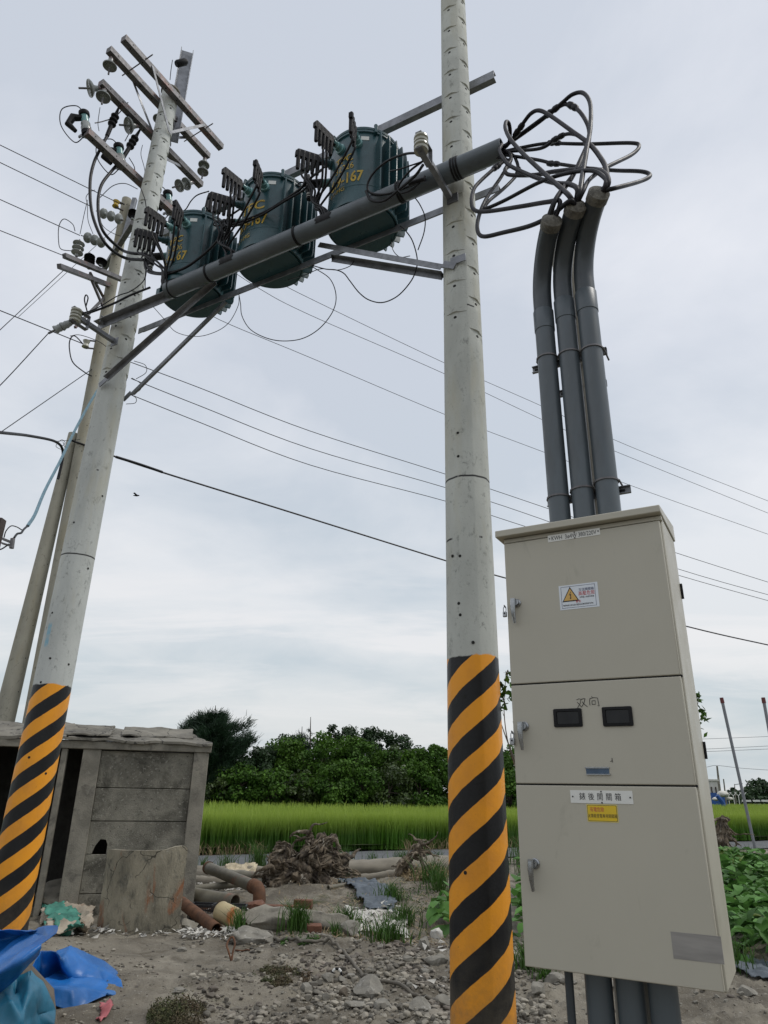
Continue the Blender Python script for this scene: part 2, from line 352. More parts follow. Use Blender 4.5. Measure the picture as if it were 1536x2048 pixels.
# rice: blades in tufts, dense by the road, thinner behind where only their tops show
def blades(base, h, wd, lean, r2):
    n = len(base); az = r2.uniform(0, 2*np.pi, n); d = np.stack([np.cos(az), np.sin(az), np.zeros(n)], 1)
    fa = r2.uniform(0, 2*np.pi, n); s = np.stack([np.cos(fa), np.sin(fa), np.zeros(n)], 1)*wd[:, None]*.5
    m1 = base + d*(lean*.25)[:, None] + np.array([0, 0, 1])*(h*.6)[:, None]; tp = base + d*lean[:, None] + np.array([0, 0, 1])*h[:, None]
    V = np.stack([base-s, base+s, m1+s*.8, m1-s*.8, tp+s*.15, tp-s*.15], 1).reshape(-1, 3)
    i = np.arange(n)*6; F = np.concatenate([np.stack([i, i+1, i+2, i+3], 1), np.stack([i+3, i+2, i+4, i+5], 1)])
    return V, F
def rice(n, d0, d1, xa, xb, wmul, seed):
    r2 = np.random.default_rng(seed); t = r2.uniform(xa, xb, n); d = d0+(d1-d0)*r2.uniform(0, 1, n)
    t += d*.15
    nn = np.array([-RDD.y, RDD.x]); q = np.array(RD0)+t[:, None]*np.array(RDD)+d[:, None]*nn
    ed = np.array([fb(a, 3.3, .8)*.25 for a in t])
    cl = r2.integers(0, max(1, n//14), n)
    base = np.concatenate([q+nn*ed[:, None], np.full((n, 1), .02)], 1)
    big = np.sin(q[:, 0]*2.3+np.sin(q[:, 1]*1.7))*.5+np.sin(q[:, 0]*.7+q[:, 1]*.9)*.5
    h = r2.normal(.92, .07, n)+big*.05
    V, F = blades(base, h, np.full(n, .012*wmul)*r2.uniform(.7, 1.3, n), r2.uniform(.03, .28, n), r2)
    a = np.clip(.5+big*.2+r2.normal(0, .18, n), 0, 1); return V, F, np.concatenate([a, a])
parts = [rice(120000, 3.35, 5.6, -14, 46, 1.5, 1), rice(90000, 5.4, 14, -20, 60, 3.0, 2), rice(70000, 14, 50, -30, 90, 6.0, 3)]
off = 0; Vs = []; Fs = []; As = []
for a, b, c in parts: Vs.append(a); Fs.append(b+off); As.append(c); off += len(a)
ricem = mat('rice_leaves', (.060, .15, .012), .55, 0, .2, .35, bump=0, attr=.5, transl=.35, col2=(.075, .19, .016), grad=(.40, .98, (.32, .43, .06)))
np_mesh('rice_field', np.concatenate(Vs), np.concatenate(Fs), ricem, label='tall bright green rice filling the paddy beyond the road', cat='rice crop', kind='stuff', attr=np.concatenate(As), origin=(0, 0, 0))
# dead straw along the edge of the field
r2 = np.random.default_rng(5); n = 2600; t = r2.uniform(-6, 30, n); t = t[np.array([fb(a, 9.1, .5) > -.08 for a in t])]; n = len(t)
d = 3.15+r2.uniform(-.25, .25, n); nn = np.array([-RDD.y, RDD.x]); q = np.array(RD0)+t[:, None]*np.array(RDD)+d[:, None]*nn
V, F = blades(np.concatenate([q, np.full((n, 1), .01)], 1), r2.uniform(.02, .38, n), np.full(n, .014), r2.uniform(.1, .5, n), r2)
np_mesh('dead_straw', V, F, M['straw'], label='dry tan straw lying along the near edge of the rice', cat='straw', kind='stuff', attr=r2.uniform(0, 1, len(F)), origin=(0, 0, 0))
# gravel: uncountable small stones in the foreground
def ico(sub=1):
    bm = bmesh.new(); bmesh.ops.create_icosphere(bm, subdivisions=sub, radius=1)
    v = np.array([tuple(a.co) for a in bm.verts]); f = np.array([[a.index for a in p.verts] for p in bm.faces]); bm.free(); return v, f
iv, jf = ico(1); iv3, jf3 = ico(3); PB = []
for s_ in range(8):
    r3 = np.random.default_rng(s_); v = iv3.copy()
    for _ in range(11):
        d = r3.normal(0, 1, 3); d /= np.linalg.norm(d); k_ = v@d; c_ = r3.uniform(.4, .8); v -= np.outer(np.maximum(k_-c_, 0), d)
    PB.append((v*1.2, jf3))
def pebbles(n, fn, seed, rlo, rhi, pw=3.):
    r2 = np.random.default_rng(seed); Vs = []; Fs = []; As = []; c = 0; nv = 0
    while c < n:
        x, y = fn(r2)
        r = rlo+(rhi-rlo)*r2.random()**pw; sc = r*r2.uniform(.55, 1.2, 3); sc[2] *= .7
        a = r2.uniform(0, 6.28); vv, ff = PB[r2.integers(0, 8)] if r > .017 else (iv*(1+r2.uniform(-.4, .4, (len(iv), 1))), jf); v = vv*sc
        v = np.stack([v[:, 0]*math.cos(a)-v[:, 1]*math.sin(a), v[:, 0]*math.sin(a)+v[:, 1]*math.cos(a), v[:, 2]], 1)
        v += np.array([x, y, gh(x, y)+r*.15]); Vs.append(v); Fs.append(ff+nv); nv += len(v); As += [r2.random()]*len(ff); c += 1
    return np.concatenate(Vs), np.concatenate(Fs), As
def pxd(x0, x1, y0, y1, dens=None):
    def fn(r2):
        while True:
            p = atZ(r2.uniform(x0, x1), r2.uniform(y0, y1), 0)
            if dens is None or r2.random() < dens(p.x, p.y): return p.x, p.y
    return fn
V1, F1, A1 = pebbles(11000, pxd(380, 1100, 1880, 2090, lambda x, y: (.10+.90*min(max((x+1.6)/1.6, 0), 1))*min(1, max(.12, .55+2.2*fb(x, y, 1.6, 8)))), 11, .005, .042, 4.2)
V2, F2, A2 = pebbles(2600, pxd(-100, 1536, 1800, 2090, lambda x, y: .15+max(fb(x, y, .7, 5), 0)), 12, .006, .028, 4)
gravm = mat('gravel_stone', (.235, .215, .175), .9, 0, .35, 1.5, bump=.5, attr=.65, spots=((.13, .11, .09), .9, .5, .6), coords='Object')
np_mesh('gravel', np.concatenate([V1, V2]), np.concatenate([F1, F2+len(V1)]), gravm, label='loose grey gravel strewn over the dirt in the foreground', cat='gravel', kind='stuff', attr=A1+A2, origin=(0, 0, 0))
# ------------------------------------------------------------------ concrete poles
def pole_mat(name, ztop=None, pitch=.6, base=(.40, .41, .375), rings=(), blue=None, sgn=1, phase=0., starts=3):
    m = bpy.data.materials.new(name); m.use_nodes = True; k = NT(m.node_tree); k.n.clear()
    tc = k.node('ShaderNodeTexCoord').outputs['Object']; x, y, z = k.xyz(tc)
    c = k.mix(k.ramp(k.noise(tc, 2.2, 8, .6, .3, (1, 1, .35)), .4, .62), base, tuple(q*.78 for q in base))
    c = k.mix(k.ramp(k.noise(tc, 16, 7, .72, .5, (1, 1, .6)), .57, .68), c, tuple(q*.42 for q in base))
    c = k.mix(k.math('MULTIPLY', k.ramp(k.noise(tc, 60, 4, .7), .60, .70), .5), c, tuple(q*.45 for q in base))
    c = k.mix(k.math('MULTIPLY', k.ramp(k.noise(tc, 1.1, 5, .6, 0, (2.5, 2.5, .5)), .52, .66), .5), c, (base[0]*.80, base[1]*.72, base[2]*.55))
    for zr, gapf in rings:
        d = k.math('ABSOLUTE', k.math('SUBTRACT', z, k.math('ADD', k.math('MULTIPLY', k.noise(tc, 3), .02), zr-.01)))
        f = k.math('MULTIPLY', k.ramp(d, .005, .009, 1, 0), k.ramp(k.noise(tc, 9, 3, .5, 0, (1, 1, .1)), gapf, gapf+.03))
        c = k.mix(f, c, (.05, .05, .05))
    ang = k.math('ARCTAN2', y, x)
    if blue:
        a0, z0, z1 = blue
        f = k.math('MULTIPLY', k.ramp(k.math('ABSOLUTE', k.math('SUBTRACT', ang, a0)), .13, .17, 1, 0), k.ramp(k.math('ABSOLUTE', k.math('SUBTRACT', z, (z0+z1)/2)), (z1-z0)/2-.01, (z1-z0)/2+.02, 1, 0))
        c = k.mix(k.math('MULTIPLY', f, k.ramp(k.noise(tc, 25), .35, .6, .3, .9)), c, (.22, .42, .52))
    rough = .88; b = k.node('ShaderNodeBsdfPrincipled'); b.inputs['Specular IOR Level'].default_value = .35
    if ztop:
        wob = k.math('MULTIPLY', k.math('SUBTRACT', k.noise(tc, 4, 5, .6), .5), .10)
        ph = k.math('ADD', k.math('ADD', k.math('DIVIDE', z, pitch), phase), k.math('MULTIPLY', ang, sgn*starts/(2*math.pi)))
        ph = k.math('ADD', ph, k.math('MULTIPLY', k.math('SUBTRACT', k.noise(tc, 14, 4), .5), .04))
        fr = k.math('FRACT', ph)
        st = k.math('MULTIPLY', k.ramp(fr, 0, .012), k.ramp(fr, .5, .512, 1, 0))
        org = k.mix(k.ramp(k.noise(tc, 4, 7, .6), .45, .7), (.85, .34, .02), (.70, .28, .03))
        org = k.mix(k.math('MULTIPLY', k.ramp(k.noise(tc, 45, 5, .7), .66, .72), .6), org, (.16, .08, .03))
        pc = k.mix(st, k.mix(k.ramp(k.noise(tc, 6, 8, .7), .5, .75), (.006, .006, .007), (.016, .015, .014)), org)
        pc = k.mix(k.math('MULTIPLY', k.ramp(z, .9, .0), k.ramp(k.noise(tc, 7, 8, .7), .35, .6)), pc, (.13, .11, .08))
        band = k.ramp(k.math('ADD', z, wob), ztop-.004, ztop+.004, 1, 0)
        c = k.mix(band, c, pc); k.put(b.inputs['Roughness'], k.ramp(band, 0, 1, .88, .42))
    else: b.inputs['Roughness'].default_value = .88
    k.put(b.inputs['Base Color'], c)
    bn = k.node('ShaderNodeBump'); bn.inputs['Strength'].default_value = .35; bn.inputs['Distance'].default_value = .006
    k.put(bn.inputs['Height'], k.noise(tc, 55, 8, .7)); k.l.new(bn.outputs[0], b.inputs['Normal'])
    o = k.node('ShaderNodeOutputMaterial'); k.l.new(b.outputs[0], o.inputs[0]); return m
holem = mat('bolt_hole', (.02, .02, .018), .9, 0, .2, 10, bump=0)
def shaft(parent, base, lean, H_, r0, r1, m, pockets=(), holes=(), name='shaft', seg=56):
    base = Vector(base); th = set(np.linspace(-math.pi, math.pi, seg, endpoint=False).tolist()); zs = set(np.arange(0, H_+.01, .1).tolist()) | {H_}
    for t, zc in pockets:
        r = r0+(r1-r0)*zc/H_
        for s in np.linspace(-.052, .052, 14): th.add(t+s/r)
        for s in (-.06, -.045, -.03, -.015, 0, .015, .028, .032, .036, .040, .044, .048, .052, .058): zs.add(round(zc+s, 4))
    th = sorted(th); zs = sorted(zs); th = [t for i, t in enumerate(th) if i == 0 or t-th[i-1] > .012]; zs = [z_ for i, z_ in enumerate(zs) if i == 0 or z_-zs[i-1] > .002]
    n = len(th); vs = []
    for z_ in zs:
        r = r0+(r1-r0)*z_/H_; near = [p for p in pockets if abs(p[1]-z_) < .07]
        for t in th:
            d = 0
            for pt, pz in near:
                s = (t-pt)*r
                if abs(s) < .036:
                    top = .038+.014*(1-(s/.036)**2); q = z_-pz
                    if -.055 < q < top: d = .002+.011*(q+.055)/(top+.055)
            vs.append(base+Vector((lean[0]*z_/H_+(r-d)*math.cos(t), lean[1]*z_/H_+(r-d)*math.sin(t), z_)))
    mb = MB(); nz = len(zs)
    mb.add(vs, [(i*n+j, i*n+(j+1) % n, (i+1)*n+(j+1) % n, (i+1)*n+j) for i in range(nz-1) for j in range(n)]+[tuple(range((nz-1)*n, nz*n))])
    for t, z_ in list(pockets)+list(holes):
        r = r0+(r1-r0)*z_/H_-(.008 if (t, z_) in pockets else 0); o = base+Vector((lean[0]*z_/H_, lean[1]*z_/H_, z_)); d = Vector((math.cos(t), math.sin(t), 0))
        mb.cyl(o+d*(r-.02), o+d*(r+.0015), .0135 if (t, z_) in pockets else .0105, seg=10, mi=1)
    return mb.build(name, [m, holem], parent, smooth=25)
def ang_to(px, py, off_base, r, z_):      # bearing on a pole surface seen at a pixel
    d = ray(px, py); d2 = Vector((d.x, d.y)); o = Vector(off_base[:2])
    a = d2.dot(d2); b = -2*d2.dot(o); c_ = o.dot(o)-r*r; disc = b*b-4*a*c_
    t = (-b-math.sqrt(max(disc, 0)))/(2*a); h = d2*t-o; return math.atan2(h.y, h.x), CH+d.z*t
# right pole (nearest, striped)
RH = 12.2; r0, r1 = .183, .095
def rr(z_): return r0+(r1-r0)*z_/RH
right = thing('utility_pole', 'pale concrete utility pole with orange and black stripes standing beside the beige cabinet', 'utility pole', RP)
a1, z1_ = ang_to(900, 150, RP, .118, 7.5); pk = []
for i in range(-9, 16):
    pk.append((a1, z1_+i*.3))
a2 = a1+math.radians(74)
for i in range(-9, 16): pk.append((a2, z1_-.16+i*.3))
pk = [p for p in pk if p[1] > 4.2 and p[1] < 12]
hl = []
for q in ((915, 865), (916, 912), (920, 1112), (918, 1207), (921, 1230), (930, 1393), (933, 1745), (946, 1285), (905, 1112)):
    a, z_ = ang_to(q[0], q[1], RP, .16, 3); hl.append((a, z_))
zr1 = ang_to(935, 950, RP, rr(3.6), 0)[1]; zt = ang_to(944, 1310, RP, rr(2.4), 0)[1]
PPR = .285; _z = atY(900, 1602, RP.y).z
prm = pole_mat('striped_pole_concrete', zt, PPR, (.56, .575, .53), ((zr1, .38), (5.1, .5), (3.2, .55)), None, -1, .25-_z/PPR+3*3.07/(2*math.pi))
shaft(right, RP, (0, 0), RH, r0, r1, prm, pk, hl)
# left pole of the platform
LB0 = LP+Vector((-.035, 0, 0)); LH = ang_to(339, 176, LP, .1, 10)[1]; l0, l1 = .184, .1055
def lr(z_): return l0+(l1-l0)*z_/LH
LLEAN = (.105, 0)
def LC(z_): return LB0+Vector((LLEAN[0]*z_/LH, 0, z_))
left = thing('utility_pole', 'pale striped concrete pole standing behind the blue tarpaulin, hung with cross arms and insulators', 'utility pole', LP)
a1, z1_ = ang_to(322, 318, LC(8.8), .115, 8.8); pk = [(a1, z1_+i*.3) for i in range(-10, 4)]
a2, z2_ = ang_to(334, 272, LC(9.1), .11, 9); a2 = a1+math.radians(58)
pk += [(a2, z1_-.15+i*.3) for i in range(-10, 4)]; pk += [(a1-math.radians(62), z1_-.15+i*.3) for i in range(-10, 4)]
hl = [ang_to(a, b, LP, .15, 3) for a, b in ((203, 992), (147, 1045), (175, 1137), (107, 1226), (137, 1329), (103, 1317), (86, 1365), (93, 1547), (64, 1515), (10, 1670), (120, 1100))]
zb = ang_to(160, 1108, LP, .15, 0)[1]; ztl = ang_to(106, 1370, LP, .155, 0)[1]; ab, zb0 = ang_to(97, 1272, LP, .155, 0)
_za, _zb, _zc = atY(41, 1497, LP.y).z, atY(15, 1616, LP.y).z, atY(27, 1554, LP.y).z; PPL = (_za-_zb)/2*1.13
plm = pole_mat('striped_pole_concrete_pale', ztl, PPL, (.58, .60, .57), ((zb, .36), (zb+.9, .56)), (ab, zb0-.09, zb0+.11), -1, .25-_zc/PPL+3*(-2.697)/(2*math.pi))
shaft(left, LB0, LLEAN, LH, l0, l1, plm, pk, hl)
# distant pair of weathered poles
wm = pole_mat('weathered_pole_concrete', 2.55, .34, (.37, .355, .29), (), None, -1, .2)
YB = 13.4
def backpole(name, label, pb, pt, wb, wt, seed):
    b = atY(*pb, YB); t = atY(*pt, YB); H_ = t.z; db = atY(pb[0]+wb/2, pb[1], YB).x-b.x; dt = atY(pt[0]+wt/2, pt[1], YB).x-t.x
    sl = (t.x-b.x)/(t.z-b.z); base = Vector((b.x-sl*b.z, YB, 0)); th_ = thing(name, label, 'utility pole', base)
    a, _ = ang_to(pb[0]+4, pb[1], base, db, 2); r_ = random.Random(seed)
    hs = [(a+.15+r_.uniform(-.05, .05), z_) for z_ in np.arange(2.6, H_-.2, .62)]
    shaft(th_, base, (sl*H_, 0), H_, db*1.05, dt, wm, (), hs, seg=32); return th_, base, sl
poleA, baseA, slA = backpole('utility_pole', 'tall weathered concrete pole behind the left striped pole, with its own cross arms', (66, 1430), (254, 400), 34, 19, 1)
poleB, baseB, slB = backpole('utility_pole', 'short round concrete pole behind the shed, left of the tall weathered one', (13, 1420), (147, 868), 46, 19, 2)
# ------------------------------------------------------------------ platform between the poles
plat = thing('transformer_platform', 'galvanised steel platform of long angle beams and braces bolted between the two striped poles', 'steel platform', P(2, 0, 6.3))
def gb(name, fn, m=None, **kw):
    mb = MB(); fn(mb); return mb.build(name, m or M['galv'], plat, bevel=.002, **kw)
gb('beam', lambda b: b.angle(P(4.28, .172, 6.40), P(-.32, .172, 6.40), .078, .078, .009, ZV, 1, -1), M['galv'])
gb('beam', lambda b: b.angle(P(4.05, -.172, 6.495), P(-.30, -.172, 6.495), .075, .075, .009, ZV, -1, -1))
gb('beam', lambda b: b.chan(P(4.2, -.135, 7.80), P(-.33, -.135, 7.80), .06, .10, .008, ZV, -1))
def brace(p0, p1, flip=1):
    gb('brace', lambda b: (b.angle(p0, p1, .052*flip, .052, .007, ZV, 1, -1), b.bar(p0+(p0-p1).normalized()*.12, p0, .01, .06)))
brace(pf(214, 757, .165), pf(432, 563, .165)); brace(pf(262, 785, -.16), pf(449, 600, -.16), -1)
brace(pf(886, 528, .155), pf(640, 484, .165)); brace(pf(888, 549, -.15), pf(668, 514, -.16), -1)
for p_ in (P(4.13, 0, 6.44), P(0, 0, 6.44), P(4.13, 0, 6.37), P(0, 0, 6.37)):
    for s in (1, -1): gb('bolt', lambda b: b.lathe([(.013, 0), (.013, .012), (.008, .012), (.008, .05)], p_+N*(.19*s)+U*.05, N*s, 8))
p_ = pf(916, 519, .150); gb('bracket_plate', lambda b: b.box(p_, (.13, .012, .07), (U, N, ZV)))
# ------------------------------------------------------------------ transformers
def dirp(deg): a = math.radians(deg); return Vector((-math.sin(a), -math.cos(a), 0))
TR = .33; TH = .885; TZ = 6.492
def cyl_text(mb, body, ctr, R, zc, height, phi_c, squeeze=1., mi=0, bold=0.):
    vs, fs = text_geo(body, height/.72, bold)
    o = []
    for x_, y_, _ in vs:
        p = math.radians(phi_c)-x_*squeeze/R; o.append((ctr.x-math.sin(p)*R, ctr.y-math.cos(p)*R, zc+y_))
    mb.add(o, fs, mi)
TOPS = []
def transformer(t, label, lines, seed):
    c = P(t, -.06, TZ); root = thing('transformer', label, 'transformer', c, 'pole mounted transformers on the platform'); r_ = random.Random(seed)
    b = MB(); b.lathe([(.02, .012), (TR-.015, .012), (TR-.01, 0), (TR+.004, 0), (TR+.004, .035), (TR, .04), (TR, .19), (TR+.003, .193), (TR+.003, .199), (TR, .202), (TR, TH-.05), (TR+.016, TH-.045), (TR+.016, TH-.02), (TR, TH-.015)], c, ZV, 64)
    b.lathe([(TR-.02, -.012), (TR-.02, .0)], c, ZV, 40)
    b.build('tank', M['teal'], root, smooth=30)
    b = MB(); b.lathe([(TR+.02, TH-.019), (TR+.022, TH+.005), (TR+.01, TH+.014), (TR-.06, TH+.028), (.02, TH+.045)], c, ZV, 64); b.build('lid', M['teal'], root, smooth=30)
    for i in range(12):                                # cooling fins
        d = dirp(-22-i*11.5); a = c+d*(TR-.004); s = d.cross(ZV); b = MB()
        zt_ = .76; q = [(0, .05), (.105, .07), (.115, .10), (.115, zt_-.06), (.108, zt_+.01), (0, zt_-.03)]
        vs = [a+d*u_+ZV*v+s*w_ for w_ in (-.006, .006) for u_, v in q]; n_ = len(q)
        b.add(vs, [tuple(range(n_)), tuple(range(n_, 2*n_))[::-1]]+[(j, n_+j, n_+(j+1) % n_, (j+1) % n_) for j in range(n_)])
        b.build('cooling_fin', M['teal'], root, smooth=0)
    for ph in (-18, 55, 160):                          # lifting lugs and lid clamps
        d = dirp(ph); b = MB(); b.box(c+d*(TR+.025)+ZV*(TH-.02), (.03, .04, .09), (d.cross(ZV), d, ZV)); b.sph(c+d*(TR+.025)+ZV*(TH+.03), .02); b.build('lifting_lug', M['teal'], root, bevel=.004)
    b = MB(); d = dirp(-2); b.box(c+d*(TR+.001)+ZV*(TH-.12), (.075, .004, .045), (d.cross(ZV), d, ZV)); b.build('label_plate', M['white'], root)
    for s_ in (-.2, .2):                               # feet on the two beams
        b = MB(); b.box(c+U*s_+N*.265+ZV*-.045, (.05, .05, .092), (U, N, ZV)); b.box(c+U*s_-N*.14+ZV*-.001, (.05, .06, .01), (U, N, ZV)); b.build('foot', M['teal'], root, bevel=.003)
    ends = []
    for ph, nf, zb_ in ((10, 4, .70), (40, 5, .70), (70, 5, .67)):
        d = dirp(ph); o = c+ZV*zb_
        b = MB(); b.lathe([(.05, 0), (.05, .03), (.038, .035), (.038, .075), (.03, .08), (.03, .12)], o+d*(TR-.01), d, 20); b.build('bushing', M['teal_l'] if ph != 70 else M['teal'], root)
        b = MB(); b.bar(o+d*(TR+.09), o+d*(TR+.12+.047*nf), .036, .06)
        for j in range(nf):
            q = o+d*(TR+.135+j*.047); ln = .19+r_.uniform(-.004, .004)
            b.lathe([(.010, -ln), (.017, -ln+.006), (.0185, -ln+.03), (.020, -.06), (.0215, .03), (.021, .05), (.014, .062), (.003, .066)], q, ZV, 12)
        b.bar(o+d*(TR+.13)+ZV*.045, o+d*(TR+.135+.047*(nf-1))+ZV*.045, .026, .034)
        b.build('terminal_block', M['rubber'], root)
        ends.append([o+d*(TR+.135+j*.047)-ZV*.19 for j in range(nf)])
    # high voltage elbow on the left flank
    d = dirp(96); o = c+ZV*.60+d*(TR-.01); b = MB()
    b.cyl(o, o+d*.10, .04, .036); b.build('bushing', M['teal_l'], root)
    b = MB(); b.tube([o+d*.09, o+d*.20, o+d*.26], [.042, .04, .03], 14); b.tube([o+d*.21+ZV*.03, o+d*.21-ZV*.10, o+d*.21-ZV*.13, o+d*.21-ZV*.2], [.034, .036, .026, .024], 14)
    b.tube(smooth_path([o+d*.25+ZV*.01, o+d*.31+ZV*.03, o+d*.33-ZV*.01, o+d*.29-ZV*.03, o+d*.25-ZV*.02], 4), .008, 6)
    b.build('elbow_connector', M['rubber'], root)
    b = MB(); b.lathe([(.0275, 0), (.0275, .02)], o+d*.21-ZV*.15, ZV, 14); b.lathe([(.0275, 0), (.0275, .008)], o+d*.21-ZV*.175, ZV, 14); b.build('white_band', M['white'], root)
    elbow = o+d*.21-ZV*.2
    for txt, zc, hh, ph, sq, bold in lines:
        b = MB(); cyl_text(b, txt, c, TR+.0045, zc, hh, ph, sq, 0, bold); b.build('stencil_lettering', M['yellow'], root, smooth=0)
    if t > 2.5:
        o = c+ZV*(TH+.02)+dirp(-25)*.17; b = MB()
        pr = [(.03, 0), (.03, .04)]
        for j in range(3): pr += [(.03, .05+j*.055), (.052, .06+j*.055), (.045, .075+j*.055), (.03, .082+j*.055)]
        pr += [(.025, .22), (.016, .36), (.006, .42)]
        b.lathe(pr, o, ZV, 18); b.build('top_bushing', M['rubber'], root)
    TOPS.append((c, ends, elbow)); return root
def zat(px, py, t_):      # height on a tank's front at a pixel
    return pf(px, py, .21).z
def tz(px, py): return pf(px, py, .20).z
z3 = [tz(708, 326), tz(700, 346), tz(702, 368), tz(690, 388)]
transformer(1.0, 'green transformer nearest the right striped pole, stencilled 32226 and 6.9-167', [('TPC', z3[0], .085, 33, .95, .002), ('32226', z3[1], .075, 32, .8, 0), ('6.9-167', z3[2], .125, 30, .68, .004), ('1.1-MG', z3[3]-.02, .05, 45, .9, 0)], 1)
z2 = [tz(520, 422), tz(515, 452), tz(508, 480)]
transformer(2.08, 'middle green transformer of the three on the platform', [('TPC', z2[0], .11, 33, 1.1, .003), ('6.9-167', z2[1], .125, 32, .68, .004), ('1.1-MG', z2[2], .05, 46, .9, 0)], 2)
z1 = [tz(362, 492), tz(360, 506), tz(358, 522)]
transformer(3.13, 'green transformer nearest the left striped pole, stencilled 31006 and 6.9-167', [('TPC', z1[0]+.02, .085, 30, .95, .002), ('31006', z1[1], .075, 30, .85, 0), ('6.9-167', z1[2]-.01, .115, 30, .68, .004)], 3)
# ------------------------------------------------------------------ big grey pipe along the beam
PO = .302; PZ = 6.308; PR = .084
def tpx(px, py): q = pf(px, py, PO); return (q-RP).dot(U)
pt0 = 3.08; pt1 = tpx(1006, 301)
pipe = thing('cable_pipe', 'thick grey plastic pipe strapped along the front of the transformer platform', 'pipe', P(pt0, PO, PZ))
b = MB(); pa = P(pt0, PO, PZ); pb = P(pt1, PO, PZ)
b.lathe([(PR-.008, 0), (PR, .0), (PR, (pb-pa).length), (PR-.008, (pb-pa).length), (PR-.008, (pb-pa).length-.25)], pa, pb-pa, 40); b.build('pipe_body', M['pvc'], pipe)
for px_, py_, wd, nn_ in ((420, 546, .02, 1), (596, 470, .022, 1), (908, 338, .014, 3), (345, 580, .008, 1), (800, 386, .016, 2)):
    tt = tpx(px_, py_)
    b = MB()
    for j in range(nn_): b.lathe([(PR+.001, -wd/2), (PR+.008, -wd/2), (PR+.008, wd/2), (PR+.001, wd/2)], P(tt-j*.024, PO, PZ), U, 32)
    b.build('strap', M['rubber'], pipe)
SL = [tpx(655, 440), tpx(463, 521), pt0-.02]
for tt in SL[:2]:
    b = MB(); n_ = 14; vs = []
    for i in range(n_+1):
        a_ = math.radians(-35+150*i/n_); dd = ZV*math.cos(a_)+N*math.sin(a_); j1 = .075+.012*math.sin(i*2.3); j2 = .085+.012*math.cos(i*1.7)
        vs += [P(tt+j1, PO, PZ)+dd*(PR+.004), P(tt-j2, PO, PZ)+dd*(PR+.004)]
    b.add(vs, [(2*i, 2*i+2, 2*i+3, 2*i+1) for i in range(n_)]); b.build('dark_opening_patch', M['black'], pipe, smooth=0)  # black sleeve over the pipe paints the dark of an opening
b = MB(); b.lathe([(PR-.012, 0), (.06, -.01), (.01, -.012)], P(pt1+.03, PO, PZ), U, 24); b.build('dark_mouth', M['black'], pipe)
# ------------------------------------------------------------------ secondary cables down into the pipe
def cable(pts, r, label, group, m=None, name='cable', cat='cable', n=8, joints=(), seg=8):
    p_ = smooth_path(pts, n); b = MB(); b.tube(p_, r, seg)
    o = b.build(name, m or M['cable'], label=label, cat=cat, group=group, smooth=60)
    for j in joints:
        i = min(max(int(j*(len(p_)-1)), 1), len(p_)-2); b = MB(); d = (p_[i+1]-p_[i-1]).normalized(); q = p_[i]
        b.lathe([(r*.6, -.075), (r*1.5, -.06), (r*1.8, -.02), (r*1.25, 0), (r*1.7, .02), (r*1.5, .05), (r*.6, .07)], q, d, 10); b.build('splice', M['cable'], o)
    return o
names = ['right', 'middle', 'left']
for i, (c, ends, elb) in enumerate(TOPS):
    r_ = random.Random(20+i); tgt = SL[i]; nm = ['nearest the right striped pole', 'in the middle', 'nearest the left striped pole'][i]
    for bi, es in enumerate(ends):
        for j, e in enumerate(es[:4] if bi < 2 else es):
            if (bi, j) in ((0, 3), (0, 1), (1, 0), (1, 3), (2, 1), (2, 4)): continue
            g = P(tgt+r_.uniform(-.05, .05), PO+r_.uniform(-.04, .045), PZ+PR-.03) if i < 2 else P(pt0+.02+r_.uniform(0, .03), PO+r_.uniform(-.06, .05), PZ+r_.uniform(.0, .06))
            out_ = P(tgt+.06+r_.uniform(-.02, .02)+.025*bi, PO-.05+.03*j, 0)
            zt_ = e.z; m1 = e-ZV*.06; 
            m2 = e.lerp(out_, .62); m2.z = zt_-.22-.04*r_.random(); m3 = out_.copy(); m3.z = PZ+.30+.03*r_.random(); m3 += U*(.06*(1 if i < 2 else .6))
            m4 = g+ZV*.10+U*.035
            cable([e+ZV*.03, m1, m2, m3, m4, g], .0105, 'black cable dropping from the terminals of the green transformer '+nm, 'secondary cables of the transformer '+nm)
# ------------------------------------------------------------------ meter cabinet
KB = atY(1049, 1932, 3.2); KB.z = 0; EX = -U; KW = .722; KZ0 = .972; KZ1 = 2.752
def K(w_, off, z_): return KB+EX*w_+N*off+ZV*z_
def kq(px, py, off=0.): q = onpl(px, py, KB+N*off, N); return (q-KB).dot(EX), q.z
KA = (EX, N, ZV)
cabn = thing('meter_cabinet', 'tall beige steel electricity meter cabinet with three stacked doors', 'electrical cabinet', K(KW/2, -.2, 0))
b = MB(); b.box(K(KW/2, -.2135, (KZ0+KZ1)/2), (KW, .373, KZ1-KZ0), KA); b.build('body', M['cab'], cabn, bevel=.006)
b = MB(); v = [K(w_, o_, z_) for z0_, z1_, in (((KZ1+.001), (KZ1+.034)),) for (z_, e) in ((z0_, 0), (z1_, 1)) for w_, o_ in ((-.03, .035), (KW+.006, .035), (KW+.006, -.41), (-.03, -.41))]
for i in (6, 7): v[i] = v[i]+ZV*.05
b.add(v, [(0, 3, 2, 1), (4, 5, 6, 7), (0, 1, 5, 4), (1, 2, 6, 5), (2, 3, 7, 6), (3, 0, 4, 7)]); b.build('canopy', M['cab'], cabn, bevel=.004)
b = MB(); b.box(K(KW/2, -.02, KZ1+.0002-.012), (KW+.004, .026, .02), KA); b.build('drip_edge', M['cab'], cabn, bevel=.002)
zs_ = [(KZ0+.006, 1.6395), (1.6455, 2.0545), (2.0605, KZ1-.026)]; doors = []
